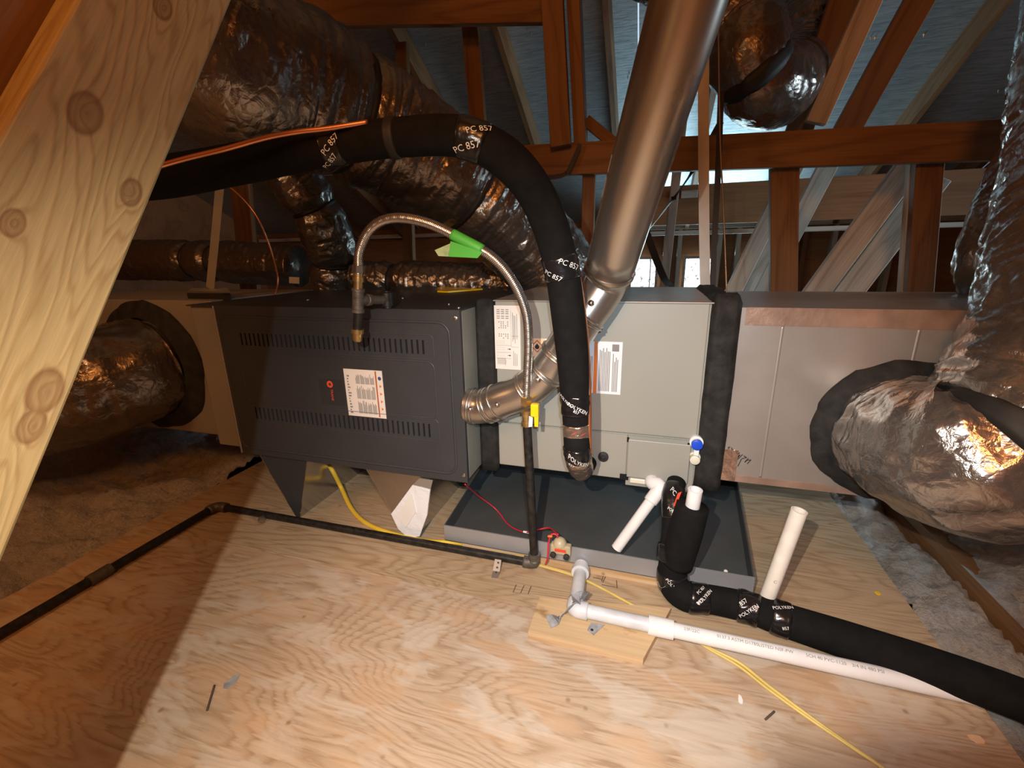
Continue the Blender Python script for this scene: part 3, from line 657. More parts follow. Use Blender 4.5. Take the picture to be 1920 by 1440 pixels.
# ================================================================== JOINT WRAPS
def wrapbox(name, x0, x1, y0, z0, z1, label, amp=.006, bulge=0.):
    """cloth-like mastic wrap around the joint: front face, top and bottom with lumpy surface"""
    prof = []; n = 46
    pts = [(.50, z1), (y0, z1), (y0, z0), (.50, z0)]
    for i in range(3):
        a, b = pts[i], pts[i+1]
        for k in range(16): t = k/16; prof.append((a[0]+(b[0]-a[0])*t, a[1]+(b[1]-a[1])*t))
    prof.append(pts[-1]); m = 14; vs = []; fs = []
    for i, (y, z) in enumerate(prof):
        for k in range(m):
            x = x0+(x1-x0)*k/(m-1); e = min(1, min(k, m-1-k)/2.)
            cy, cz = .25, (z0+z1)/2; nn = V((0, -1 if abs(y-y0) < .002 else 0, 1 if z > z1-.002 else (-1 if z < z0+.002 else 0)))
            if nn.length: nn.normalize()
            h = e*(.012+amp*fbm(x*14, y*9+z*7, 2.)) + bulge*e*max(0, (z-(z1-.10))/.10)*max(0, 1-abs(y-y0)/.12)
            vs.append(V((x+.35*amp*noise.noise(V((y*30, z*30, k*.1))), y, z))+nn*h)
    for i in range(len(prof)-1):
        for k in range(m-1): a = i*m+k; fs.append([a, a+m, a+m+1, a+1])
    o = mesh(name, vs, fs, 'mastic', None, True); meta(o, label, 'duct wrap', 'joint wraps'); return o
wrapbox('joint_wrap', -.066, -.002, .012, CZ0-.02, CZ1-.010, 'smooth black wrap sealing the gap between furnace and coil cabinet', .002)
wrapbox('joint_wrap', .592, .664, .004, CZ0+.005, CZ1-.002, 'lumpy black mastic wrap between coil cabinet and right plenum', .007, .016)

# ================================================================== RIGHT PLENUM
PX0, PX1, PZ0, PZ1, PYF = .655, 1.75, .305, .792, .010
pl = thing('supply_plenum', 'bare galvanised supply plenum with copper coloured tape, right of the coil', 'plenum', (1.2, .28, PZ0))
box('body', (PX0, PYF, PZ0), (PX1, .54, PZ1), 'plenum', pl, .002)
box('foil_tape', (PX0+.02, PYF-.0012, PZ1-.045), (PX1, PYF, PZ1+.0005), 'foiltape', pl, .0004)
box('foil_tape', (PX0+.02, PYF-.0012, PZ0-.0005), (PX1, PYF, PZ0+.020), 'foiltape', pl, .0004)
box('foil_tape', (PX0+.005, PYF-.0018, PZ0+.0), (PX0+.045, PYF, PZ0+.095), 'foilwrap', pl, .0004)
for x in (.763, 1.047, 1.33): tube('standing_seam', [(x, PYF+.0045, PZ0+.02), (x, PYF+.0045, PZ1-.045)], .006, 'plenum', pl, 10)
lathe('crease', (.79, PYF, .76), (.79, PYF-.001, .76), [(0, .001), (.0008, .001)], 'plenum', pl, 6)
# marker scrawl (upside down)
def stroke(polys, o, ang, sc, width, mat, name, parent, nrm=-Y3):
    vs = []; fs = []; xa = X3*math.cos(ang)+Z3*math.sin(ang); za = -X3*math.sin(ang)+Z3*math.cos(ang)
    for pl_ in polys:
        for (a, b), (c, e) in zip(pl_[:-1], pl_[1:]):
            p1 = V(o)+xa*(a*sc)+za*(b*sc); p2 = V(o)+xa*(c*sc)+za*(e*sc); dd = (p2-p1).normalized(); w_ = dd.cross(nrm)*width; k = len(vs)
            vs += [p1+w_, p2+w_, p2-w_, p1-w_]; fs.append([k, k+1, k+2, k+3])
    return mesh(name, [v+nrm*.0008 for v in vs], fs, mat, parent)
scr = [[(0, 1), (0, 0), (.5, .5), (.5, 1), (.5, 0)], [(.9, 2.35), (1.3, .8), (1.0, .3), (.8, .1), (1.4, .1)], [(1.7, 0), (1.8, 2.35), (2.0, .3), (2.2, 2.35), (2.3, 0)], [(2.6, .2), (3.0, .4), (2.9, .8), (2.6, .6), (2.7, .1), (3.1, .1)], [(3.4, 2.35), (3.5, .1)], [(3.4, .5), (3.8, 2.35)], [(3.5, .5), (3.9, .0)], [(4.3, .8), (4.0, .6), (4.4, .3), (4.1, .1)]]
c = PY(1408, 862, PYF); stroke(scr, c, math.radians(180-31), .0155, .0012, 'black', 'marker_scrawl', pl)
RC = V((1.045, PYF, .487))
def ragged_ring(name, c, r0, r1, n=72, d=.012, nrm=-Y3, seed=1., ax=(1, 1)):
    vs = []; fs = []
    for k in range(n):
        a = 2*math.pi*k/n; ro = r1*(1+.055*noise.noise(V((math.cos(a)*3, math.sin(a)*3, seed)))+.02*noise.noise(V((math.cos(a)*14, math.sin(a)*14, seed))))
        for (r, h) in ((ro, 0), (ro*.985, d*.6), ((ro+r0)*.5, d+.004*noise.noise(V((math.cos(a)*9, math.sin(a)*9, 4)))), (r0, d*2.2)):
            vs.append(V(c)+X3*(r*math.cos(a)*ax[0])+Z3*(r*math.sin(a)*ax[1])+nrm*h)
    for k in range(n):
        k2 = (k+1) % n
        for j in range(3): fs.append([k*4+j, k2*4+j, k2*4+j+1, k*4+j+1])
    return vs, fs
vs, fs = ragged_ring('x', RC, .140, .186, seed=2.); cr = mesh('collar_mastic', vs, fs, 'mastic', pl, True)

# ================================================================== LEFT RETURN PLENUM
rp = thing('return_plenum', 'tan metal return plenum at the left end of the furnace', 'plenum', (-1.5, .28, .27))
box('body', (-2.05, .0, .255), (-1.092, .54, .790), 'plenumdark', rp, .003)
LC = V((-1.455, 0, .525)); vs, fs = ragged_ring('x', LC, .20, .262, seed=6., d=.015); mesh('collar_mastic', vs, fs, 'mastic', rp, True)

# ================================================================== FLEX DUCTS
def wrinkle(seed, amp=.006, fr=38., fold=.010, pleat=.0):
    def f(s, th):
        c, sn = math.cos(th), math.sin(th)
        n1 = noise.noise(V((c*1.1+seed, sn*1.1, s*fr))); n2 = noise.noise(V((c*2.6, sn*2.6+seed, s*fr*.45)))
        n3 = noise.noise(V((c*.9+seed*2, sn*.9, s*4.)))
        n4 = noise.noise(V((c*4+s*14, sn*4-s*9, seed+s*20)))
        return amp*(1-abs(n1))**2 + amp*.9*(1-abs(n2)*1.6) + fold*n3 + amp*.45*n4 - amp
    return f
def duct(name, pts, radii, label, seed, mat='foil', amp=.006, fr=38., fold=.01, straps=(), step=.0065, seg=104, loc=None, bandw=.045, bmat='strapblack'):
    P = Path(pts, radii, .01); root = thing(name, label, 'flexible duct', loc or P.p[0])
    dsp0 = wrinkle(seed, amp, fr, fold); ss = [P.near(*q) if isinstance(q, tuple) else q for q in straps]
    def dsp(s, th):
        k = 0
        for q in ss: k -= .020*math.exp(-((s-q)/.030)**2)
        return dsp0(s, th)+k
    P.mesh('jacket', mat, root, seg, disp=dsp, step=step)
    for q in ss:
        P.mesh('strap', bmat, root, 48, s0=max(0, q-bandw/2), s1=q+bandw/2, off=.004, disp=lambda s, th: dsp(s, th)*.6-.006, step=.008, taper=.006)
    return P, root
# big supply trunk, upper left
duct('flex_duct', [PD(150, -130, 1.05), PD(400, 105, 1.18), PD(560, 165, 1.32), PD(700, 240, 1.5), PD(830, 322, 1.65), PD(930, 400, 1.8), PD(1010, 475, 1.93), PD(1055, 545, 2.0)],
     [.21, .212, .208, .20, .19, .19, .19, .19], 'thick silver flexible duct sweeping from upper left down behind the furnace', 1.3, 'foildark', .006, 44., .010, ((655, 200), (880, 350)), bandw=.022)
duct('flex_duct', [PY(500, 250, .50), PY(545, 320, .54), PY(590, 395, .60), PY(618, 455, .66), PY(628, 500, .70), PY(625, 560, .72)],
     [.11, .115, .116, .118, .115, .112], 'short branch duct with black straps dropping behind the furnace top', 4.1, 'foildark', .006, 40., .01, ((577, 398), (622, 492)), bandw=.016)
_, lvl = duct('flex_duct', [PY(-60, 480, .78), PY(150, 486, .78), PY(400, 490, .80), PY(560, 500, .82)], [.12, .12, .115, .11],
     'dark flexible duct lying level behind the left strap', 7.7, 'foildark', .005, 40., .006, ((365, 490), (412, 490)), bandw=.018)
duct('flex_duct', [PY(668, 522, .72), PY(760, 530, .74), PY(900, 533, .78), PY(1040, 535, .8), PY(1180, 540, .82)], [.085, .10, .10, .10, .10],
     'brownish flexible duct lying level behind the stainless hose', 9.2, 'foildark', .006, 46., .006, ((738, 528),), bandw=.02)
prism('paper_tag', [PY(542, 519, .70), PY(561, 520, .70), PY(561, 532, .70), PY(542, 531, .70)], (0, .001, 0), 'paper', lvl)
# hanging duct near the roof
duct('flex_duct', [PD(1150, -120, 1.6), PD(1280, -50, 1.6), PD(1375, 40, 1.65), PD(1410, 125, 1.62), PD(1450, 165, 1.72), PD(1498, 120, 1.95), PD(1520, 30, 2.0), PD(1530, -60, 2.0)],
     [.125, .13, .135, .14, .14, .125, .12, .12], 'crumpled flexible duct looping down from the roof behind the vent pipe', 12.5, 'foildark', .006, 34., .012, ((1440, 120),), bandw=.03)
# right take-off duct
duct('flex_duct', [RC, PD(1712, 832, 1.03), PD(1770, 850, .94), PD(1845, 852, .88), PD(1922, 808, .85), PD(1985, 705, .85), PD(2020, 570, .88), PD(2040, 400, .95), PD(2050, 240, 1.05), PD(2060, -60, 1.3)],
     [.139, .140, .146, .156, .160, .156, .150, .145, .145, .145], 'large crinkled silver duct leaving the right plenum and bending upward', 15.1, 'foil', .010, 30., .012, ((1905, 822),), bandw=.04, seg=120)
duct('flex_duct', [PD(1960, 250, 1.35), PD(1905, 385, 1.30), PD(1872, 470, 1.28), PD(1870, 545, 1.34)], [.085, .09, .09, .085],
     'smaller dark duct above the right plenum, partly behind the large silver duct', 18.3, 'foil', .007, 24., .012)
# left return duct
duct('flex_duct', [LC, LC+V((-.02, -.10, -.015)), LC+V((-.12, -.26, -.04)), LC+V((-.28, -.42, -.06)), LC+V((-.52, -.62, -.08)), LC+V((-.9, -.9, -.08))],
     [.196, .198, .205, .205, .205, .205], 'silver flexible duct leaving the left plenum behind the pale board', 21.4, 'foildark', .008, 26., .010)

# ================================================================== VENT PIPE
P1, P2 = PD(1143, 505, 1.1), PD(1290, 0, .70); vd = (P2-P1).normalized()
vp = thing('vent_pipe', 'galvanised flue vent rising from the furnace side to the roof', 'vent pipe', (-.068, -.065, .494))
VP = Path([P1+vd*.0, P2+vd*1.3], .0595, .05, False); VP.mesh('upper_pipe', 'vent', vp, 64, hollow=.004, step=.05)
El = Path([(-.072, -.066, .494), (-.02, -.068, .495), PY(945, 748, -.076), PY(985, 732, -.080), PY(1022, 700, -.084), PY(1056, 655, -.090), PY(1092, 600, -.098), P1-vd*.05, P1+vd*.015],
          [.0525, .0525, .0525, .0525, .0525, .0525, .053, .054, .055], .006)
def gore(s, th): return -.0012*abs(math.sin(s*30))
El.mesh('elbow', 'vent', vp, 56, disp=gore, step=.005)
for s in (.012, .022, .062, .074, .100, El.near(985, 732), El.near(985, 732)+.010, El.near(1022, 700), El.near(1022, 700)+.009, El.near(1048, 668), El.near(1048, 668)+.009, El.near(1092, 600), El.near(1092, 600)+.008):
    El.mesh('bead', 'vent', vp, 48, s0=s, s1=s+.008, off=.0038, step=.002, taper=.004)
for (px, py) in ((1008, 690), (958, 780), (895, 784), (1090, 560)):
    s = El.near(px, py); p, r, t, u, v = El.at(s); th = El.face(s, PD(px, py, 1.0)+V((0, -.2, 0))); c = El.surf(s, th); n = (c-p).normalized()
    lathe('rivet', c-n*.001, c+n, [(0, .0085), (.003, .0075), (.006, .004), (.007, .001)], 'galv', vp, 14)
lathe('rim_ring', P1-vd*.012, P1+vd, [(0, .0605), (.004, .0625), (.012, .0625), (.016, .0605)], 'galv', vp, 56)
c = P1+RT*.056-UP*.01+V((0, -.02, 0)); lathe('clamp_screw', c, c+(CAM-c).normalized(), [(0, .009), (.012, .008), (.014, .004)], 'galv', vp, 12)
def pipe_sticker(px, py, w_, h_, hole, bars):
    s = VP.near(px, py); p, r, t, u, v = VP.at(s); tgt = PD(px, py, 1.0)
    best = min((i*math.pi/180 for i in range(360)), key=lambda a: (lambda q: ((960+FPX*(q-CAM).dot(RT)/(q-CAM).dot(FW)-px)**2+(720-FPX*(q-CAM).dot(UP)/(q-CAM).dot(FW)-py)**2) + (1e6 if (q-p).dot(CAM-q) < 0 else 0))(VP.surf(s, a)))
    def patch(nm, mat, x0, y0, x1, y1, off, par):
        vs = []; fs = []; n = 8
        for i in range(n+1):
            for yy in (y0, y1): vs.append(VP.surf(s+yy, best+(x0+(x1-x0)*i/n)/r, off))
        for i in range(n): a = i*2; fs.append([a, a+1, a+3, a+2])
        return mesh(nm, vs, fs, mat, par)
    st = patch('sticker', 'peach' if 0 else 'paper', -w_/2, -h_/2, w_/2, h_/2, .0006, vp)
    if hole: patch('printed_square', 'vent', -w_*.28, -h_*.28, w_*.28, h_*.28, .0010, st)
    for k in range(bars): patch('printed_text', 'ink', -w_*.3, h_*(.28+.08*k), w_*.3, h_*(.31+.08*k), .0010, st)
pipe_sticker(1158, 280, .026, .034, True, 2)
pipe_sticker(1142, 335, .026, .042, True, 1)

# ================================================================== INSULATED LINE SET
ls = thing('insulated_line', 'thick black foam refrigerant line arching over the furnace to the coil', 'insulated pipe', PY(1090, 880, -.06))
LS = Path([PD(-160, 390, .86), PD(120, 345, .84), PD(300, 333, .88), PD(450, 307, .90), PD(620, 275, .91), PD(750, 258, .89), PD(870, 258, .87), PD(958, 305, .89), PD(1016, 385, .95), PD(1050, 490, 1.01), PD(1066, 600, 1.05), PD(1077, 710, 1.10), PD(1081, 800, 1.13), PD(1083, 850, 1.15), PY(1090, 878, -.10), PY(1100, 872, -.03), PY(1104, 868, .004)],
          [.039, .039, .039, .038, .036, .036, .037, .039, .039, .039, .039, .038, .034, .033, .032, .026, .024], .006)
LS.mesh('foam_sleeve', 'foam', ls, 40, step=.008)
def band(root, P, s0, s1, texts=(), off=.0022, mat='tape', name='tape_band', wob=.0012, seed=0.):
    o = P.mesh(name, mat, root, 40, s0=s0, s1=s1, off=off, disp=lambda s, th: wob*noise.noise(V((math.cos(th)*3+seed, math.sin(th)*3, s*60))), step=.004, taper=.004)
    if texts: wrap_text('printed_text', P, [(t, s, P.face(s)+dt, sz, an) for (t, s, dt, sz, an) in texts], 'white', o, off+wob+.0008)
    return o
def tp(P, px, py): return P.near(px, py)
s = tp(LS, 625, 272); band(ls, LS, s-.022, s+.022, [('PC 857', s+.006, -.1, .017, 2.2), ('PC 857', s-.008, .7, .015, 2.2)])
s = tp(LS, 742, 258); band(ls, LS, s-.010, s+.010, mat='strapblack')
s = tp(LS, 880, 262); band(ls, LS, s-.025, s+.028, [('PC 857', s, .35, .018, 2.1), ('PC 857', s+.014, -.55, .015, 2.1)])
s = tp(LS, 1050, 498); band(ls, LS, s-.028, s+.028, [('PC 857', s-.006, -.45, .018, 2.53), ('PC 857', s+.012, .55, .016, 2.53)])
s = tp(LS, 1079, 758); band(ls, LS, s-.03, s+.024, [('POLYKEN', s, -.1, .013, 2.6), ('POLYKEN', s-.02, .6, .010, 2.4), ('857', s+.008, .0, .010, 2.6)], wob=.003)
s = tp(LS, 1080, 805); o = band(ls, LS, s-.018, s+.018, mat='foilwrap', name='foil_band', off=.001)
wrap_text('printed_slash', LS, [('/', s, LS.face(s)+.2, .022, 2.4), ('/', s+.004, LS.face(s)-.45, .022, 2.4)], 'red', o, .004)
s = tp(LS, 1083, 848); band(ls, LS, s-.018, s+.014, [('POLYKEN', s, .0, .013, 2.7), ('857', s+.008, .5, .011, 2.7)], wob=.004)
s2_ = tp(LS, 1089, 876); band(ls, LS, s+.014, min(LS.len-.02, s2_+.02), mat='foilwrap', name='foil_band', off=.002, wob=.003)
cl = thing('copper_line', 'thin bare copper liquid line strapped along the black foam line', 'copper pipe', PD(1105, 850, 1.12))
tube('tube_run', [PD(-120, 420, .82), PD(180, 345, .80), PD(335, 301, .83), PD(420, 280, .84), PD(500, 258, .85), PD(560, 247, .855), PD(612, 241, .86), PD(690, 229, .868)], .0048, 'copper', cl, 12)
tube('tube_run', [PD(1085, 520, 1.03), PD(1096, 600, 1.06), PD(1102, 680, 1.08), PD(1105, 760, 1.10), PD(1105, 820, 1.12), PD(1106, 850, 1.14)], .0062, 'copper', cl, 12)

# ================================================================== GAS PIPING
gl = thing('gas_hose', 'braided stainless gas connector arching above the furnace front', 'gas hose', PY(986, 742, -.128))
GP = Path([PY(672, 512, -.215), PY(674, 470, -.22), PY(697, 427, -.23), PY(738, 409, -.24), PY(800, 418, -.25), PY(870, 451, -.25), PY(925, 484, -.24), PY(963, 530, -.22), PY(986, 585, -.19), PY(991, 640, -.165), PY(989, 700, -.14), PY(987, 745, -.125)], .0115, .004)
GP.mesh('hose', 'steel', gl, 20, disp=lambda s, th: .0007*math.sin(s*1500), step=.0011)
a, b = PY(672, 490, -.215), PY(672, 535, -.215); dn = (b-a).normalized()
lathe('end_nut', a, b, [(0, .0125), (.010, .0135), (.0105, .0165), (.028, .0165), (.030, .012)], 'steel', gl, 6)
a, b = PY(987, 742, -.125), PY(987, 775, -.123)
lathe('end_nut', a, b, [(0, .014), (.006, .0175), (.024, .0175), (.030, .013), (.032, .011)], 'brass', gl, 6)
gt = thing('green_tape', 'bright green tape flag wrapped around the stainless gas hose', 'tape', PY(870, 465, -.25))
sg = GP.near(875, 453); GP.mesh('wrap', 'green', gt, 20, s0=GP.near(849, 441), s1=GP.near(905, 470), off=.0018, step=.006)
prism('flag', [PY(845, 452, -.263), PY(905, 473, -.263), PY(895, 484, -.263), PY(838, 481, -.263)], (0, .0012, 0), 'green', gt)
prism('flag_end', [PY(845, 456, -.264), PY(840, 481, -.264), PY(822, 480, -.264), PY(815, 469, -.264)], (0, .0012, 0), 'greenpale', gt)
# drip leg
dl = thing('drip_leg', 'short black pipe drip leg with brass cap hanging before the furnace panel', 'gas fitting', PY(670, 640, -.215))
a, b = PY(672, 512, -.215), PY(670, 640, -.215); ln = (b-a).length
lathe('union', a, b, [(0, .0125), (.01, .0125), (.0105, .0155), (.022, .0155), (.0225, .0125), (.045, .0125)], 'brass', dl, 18)
lathe('tee_body', a+dn*.04, b, [(0, .0175), (.008, .0175), (.009, .0155), (.055, .0155), (.056, .0175), (.064, .0175)], 'ironfit', dl, 20)
lathe('nipple', a+dn*.10, b, [(0, .0125), (ln-.135, .0125)], 'iron', dl, 20)
lathe('cap', b-dn*.035, b, [(0, .0175), (.012, .0175), (.0125, .014), (.032, .013), (.035, .010)], 'brass', dl, 20)
m0 = a+dn*.07; lathe('branch', m0, m0+V((.012, .12, -.012)), [(0, .0145), (.03, .0145), (.031, .0165), (.045, .0165), (.046, .0125), (.12, .0125)], 'ironfit', dl, 20)
e = m0+V((.012, .12, -.012)); lathe('elbow_fitting', V((e.x, e.y, FZ1+.002)), e+V((0, 0, .05)), [(0, .013), (e.z-FZ1-.02, .013), (e.z-FZ1-.019, .019), (e.z-FZ1+.018, .020), (e.z-FZ1+.022, .016), (e.z-FZ1+.0222, .011), (e.z-FZ1+.01, .010)], 'iron', dl, 20)
# valve
gv = thing('gas_valve', 'brass gas shutoff valve with yellow lever at the foot of the hose', 'gas valve', PY(987, 790, -.123))
a, b = PY(987, 770, -.123), PY(988, 800, -.123)
lathe('body', a, b, [(0, .012), (.004, .0155), (.012, .0155), (.018, .0125), (.030, .0125), (.034, .016), (.044, .016), (.046, .012)], 'brass', gv, 16)
h = PY(1003, 768, -.138); box('handle', h+V((-.010, -.012, -.018)), h+V((.012, .006, .018)), 'yellowhandle', gv, .003)
prism('lever', [h+V((.000, -.010, -.016)), h+V((.012, -.010, -.016)), h+V((.011, -.010, -.046)), h+V((.001, -.010, -.046))], (0, .006, 0), 'yellowhandle', gv)
prism('hang_tag', [PY(992, 780, -.139), PY(999, 783, -.139), PY(998, 800, -.139), PY(991, 801, -.139)], (0, .001, 0), 'white', gv)
# black iron run
gp = thing('gas_pipe', 'black iron gas pipe running along the deck and up to the valve', 'pipe', (.146, -.123, .0))
top = PY(988, 792, -.123); foot = V((.150, -.124, .032))
lathe('riser', foot, top, [(0, .0128), ((top-foot).length, .0128)], 'iron', gp, 24)
lathe('elbow_socket', foot-V((0, 0, .012)), foot+V((0, 0, .02)), [(0, .0165), (.026, .0185), (.034, .0185), (.0345, .013)], 'ironfit', gp, 24)
c1 = V((.150, -.124, .0185)); c2 = V((-1.10, -.126, .0185))
tube('elbow', [c1+V((0, 0, .016)), c1+V((-.002, 0, .004)), c1+V((-.018, 0, .0)), c1+V((-.034, 0, .0))], [.0178, .0182, .0182, .0182], 'ironfit', gp, 24)
lathe('floor_run', c1-V((.03, 0, 0)), c2, [(0, .0128), (1.21, .0128)], 'iron', gp, 24)
tube('elbow', [c2+V((.034, 0, 0)), c2+V((.006, -.001, 0)), c2+V((-.012, -.014, 0)), c2+V((-.0145, -.036, 0))], .0182, 'ironfit', gp, 24)
c3 = PZ(0, 1188, .018); c4 = c2+V((-.0145, -.03, 0)); dd = (c3-c4).normalized()
lathe('floor_run', c4, c3, [(0, .0128), ((c3-c4).length+.7, .0128)], 'iron', gp, 24)
cc = c4+dd*((c3-c4).length*.62); lathe('coupling', cc-dd*.03, cc+dd, [(0, .0175), (.06, .0175)], 'ironfit', gp, 20)
cc = PZ(490, 968, .03); lathe('pipe_ring', cc+V((-.004, 0, -.012)), cc+V((.02, 0, -.012)), [(0, .0145), (.007, .0145)], 'galv', gp, 20)
st = thing('pipe_strap', 'small perforated metal strap holding the gas pipe to the deck', 'strap', PZ(930, 1085, 0))
mesh('strap_band', [PZ(928, 1048, .034), PZ(940, 1050, .034), PZ(937, 1072, .012), PZ(924, 1070, .012), PZ(933, 1084, .002), PZ(921, 1083, .002)], [[0, 1, 2, 3], [3, 2, 4, 5]], 'galv', st)
for (px, py, zz) in ((934, 1055, .029), (932, 1064, .021), (930, 1073, .0115)): c = PZ(px, py, zz+.002); lathe('hole', c, c+V((0, -.6, .8)), [(0, .0028), (.0006, .0028)], 'black', st, 10)

# ================================================================== DRAIN PAN
dp = thing('drain_pan', 'shallow sheet metal drain pan under the coil with dark inside', 'drain pan', (.3, .2, .03))
FL, FR, BR, BL = V((-.160, -.105, 0)), V((.756, -.109, 0)), V((.812, .56, 0)), V((-.205, .56, 0))
zb, zt, tk = .030, .086, .004
def quadprism(name, a, b, c, d, z0, z1, mat, par):
    return mesh(name, [(*p.xy, z0) for p in (a, b, c, d)]+[(*p.xy, z1) for p in (a, b, c, d)], [[3, 2, 1, 0], [4, 5, 6, 7], [0, 1, 5, 4], [1, 2, 6, 5], [2, 3, 7, 6], [3, 0, 4, 7]], mat, par)
quadprism('tray_floor', FL, FR, BR, BL, zb, zb+.003, 'pan', dp)
i = V((.006, .006, 0))
quadprism('front_wall', FL, FR, FR+V((0, .004, 0)), FL+V((0, .004, 0)), zb, zt, 'panrim', dp)
quadprism('front_lining', FL+V((.004, .004, 0)), FR+V((-.004, .004, 0)), FR+V((-.004, .0065, 0)), FL+V((.004, .0065, 0)), zb+.003, zt-.001, 'pan', dp)
quadprism('side_wall', FL+V((0, .0045, 0)), FL+V((.004, .0045, 0)), BL+V((.004, 0, 0)), BL, zb+.003, zt, 'pan', dp)
quadprism('side_wall', FR+V((-.004, .0045, 0)), FR+V((0, .0045, 0)), BR, BR+V((-.004, 0, 0)), zb+.003, zt, 'pan', dp)
quadprism('rear_wall', BL+V((.005, -.004, 0)), BR+V((-.005, -.004, 0)), BR+V((-.005, 0, 0)), BL+V((.005, 0, 0)), zb+.003, zt, 'pan', dp)
c = V((.70, -.03, zb+.0035)); lathe('rivet', c, c+Z3, [(0, .006), (.004, .005), (.006, .002)], 'white', dp, 12)
for (x0, y0) in ((-.10, -.104), (-.10, .40)):
    o = box('pan_sleeper', (x0, y0, .0), (.74, y0+.085, .0298), 'block', None, .002); meta(o, 'pale wood strip under the front edge of the drain pan' if y0 < 0 else 'pale wood strip under the rear of the drain pan', 'wood strip')
# float switch
fs_ = thing('float_switch', 'tan float switch with red label clipped on the pan rim', 'float switch', PY(1050, 1035, -.118))
c = PY(1052, 1030, -.122)
bm = box_bm(c+V((-.030, -.012, -.012)), c+V((.030, .010, .020)), .004); bm_obj('housing', bm, 'tan', fs_)
lathe('dome', c+V((-.004, .0, .018)), c+V((-.004, .0, .05)), [(0, .021), (.010, .019), (.018, .012), (.021, .004)], 'tan', fs_, 18)
for dx in (-.021, .019):
    box('clip_leg', c+V((dx-.009, -.012, -.024)), c+V((dx+.009, -.004, -.010)), 'tan', fs_, .002)
    q = c+V((dx, -.012, -.012)); lathe('thumb_screw', q, q+V((0, -.02, 0)), [(0, .009), (.008, .009), (.010, .006)], 'black', fs_, 14)
prism('red_label', [c+V((-.017, -.0126, -.001)), c+V((.017, -.0126, -.001)), c+V((.017, -.0126, .009)), c+V((-.017, -.0126, .009))], (0, -.0006, 0), 'red', fs_)
tube('lead', [c+V((-.010, 0, .036)), c+V((-.014, -.002, .050)), c+V((-.030, -.004, .048)), c+V((-.036, -.010, .02)), c+V((-.038, -.014, -.03)), PZ(1022, 1060, .004)], .0026, 'redwire', fs_, 8)
lathe('wire_nut', c+V((-.026, -.004, .044)), c+V((-.04, -.004, .040)), [(0, .003), (.004, .005), (.014, .003)], 'orange', fs_, 10)
rw = thing('red_wire', 'thin red control wire trailing across the dark drain pan', 'wire', PZ(985, 995, .04))
tube('wire', [PY(872, 908, -.095), PZ(895, 928, .12), PZ(930, 955, .045), PZ(955, 985, .040), PZ(985, 998, .060), PZ(1010, 993, .085), PZ(1030, 990, .100), c+V((-.010, .002, .048))], .0024, 'redwire', rw, 8)
k = PZ(988, 998, .062); lathe('splice', k-V((.012, 0, 0)), k+V((.012, 0, -.001)), [(0, .0036), (.022, .0036)], 'white', rw, 10)
# PVC condensate stub over the pan
ps = thing('drain_stub', 'open white PVC pipe slanting from the coil drain down over the pan', 'PVC pipe', PZ(1158, 1026, .10))
e0 = V((.478, -.004, .283)); e1 = PY(1238, 915, -.05); e2 = PZ(1156, 1028, .092); de = (e2-e1).normalized()
tube('elbow', [e0+V((0, .0, .006)), e0+V((.0, -.022, .004)), e1+V((.0, .01, .0)), e1+de*.05], [.0195, .0195, .0195, .0195], 'pvc', ps, 28)
lathe('pipe', e1+de*.03, e2, [(0, .0158), ((e2-e1).length-.03, .0158), ((e2-e1).length-.0295, .0125), ((e2-e1).length-.05, .0125)], 'pvc', ps, 28)
# insulated condensate drain
idn = thing('insulated_drain', 'black foam insulated drain with printed tape running right along the deck', 'insulated pipe', (.553, -.155, 0))
ID = Path([PY(1268, 905, -.025), PY(1262, 930, -.075), PY(1264, 985, -.118), PY(1262, 1050, -.150), PZ(1262, 1092, .060), PZ(1285, 1117, .050), PZ(1335, 1124, .050), PZ(1400, 1138, .052), PZ(1470, 1162, .050), PZ(1600, 1204, .050), PZ(1760, 1256, .050), PZ(1930, 1318, .050), PZ(2150, 1410, .05), V((2.25, -.72, .035))],
          [.026, .028, .032, .037, .040, .039, .036, .037, .040, .042, .042, .042, .042, .042], .006)
ID.mesh('foam_sleeve', 'foam', idn, 40, step=.008)
SV = Path([PY(1299, 948, -.165), PY(1284, 1000, -.165), PY(1270, 1055, -.160)], [.040, .043, .040], .006); SV.mesh('tee_sleeve', 'foam', idn, 36, step=.008)
s = tp(ID, 1262, 930); band(idn, ID, s-.03, s+.06, [('PC', s+.0, .0, .014, 2.4), ('POLYKEN', s+.045, -.1, .010, 2.6)])
prism('red_stripe', [PY(1262, 950, -.152), PY(1268, 948, -.152), PY(1278, 922, -.152), PY(1271, 925, -.152)], (0, .001, 0), 'red', idn)
s = tp(ID, 1263, 1035); band(idn, ID, s-.022, s+.022, [('POLYKEN', s+.004, -.1, .012, 2.4), ('857', s+.016, .1, .010, 2.4)], off=.006)
s = tp(ID, 1260, 1078); band(idn, ID, s-.018, s+.03, [('POLYKEN', s, -.1, .013, 2.4), ('857', s+.014, -.1, .010, 2.4), ('POLYKEN', s+.02, .9, .009, 2.4)], off=.002)
s = tp(ID, 1312, 1118); band(idn, ID, s-.024, s+.024, [('POLYKEN', s+.008, -.1, .012, 2.35), ('857', s-.006, .2, .012, 2.35), ('PC 857', s, -.5, .010, 2.35)], off=.002)
s = tp(ID, 1405, 1140); band(idn, ID, s-.030, s+.022, [('POLYKEN', s-.004, .2, .013, 2.35), ('857', s-.018, -.2, .014, 2.35)], off=.003, wob=.003)
s = tp(ID, 1462, 1155); band(idn, ID, s-.020, s+.022, [('POLYKEN', s, -.6, .011, 2.0), ('857', s+.01, .4, .010, 2.0)], off=.003, wob=.003)
ws = thing('vent_stub', 'short open white PVC stub poking from the black foam tee', 'PVC pipe', PY(1299, 948, -.165))
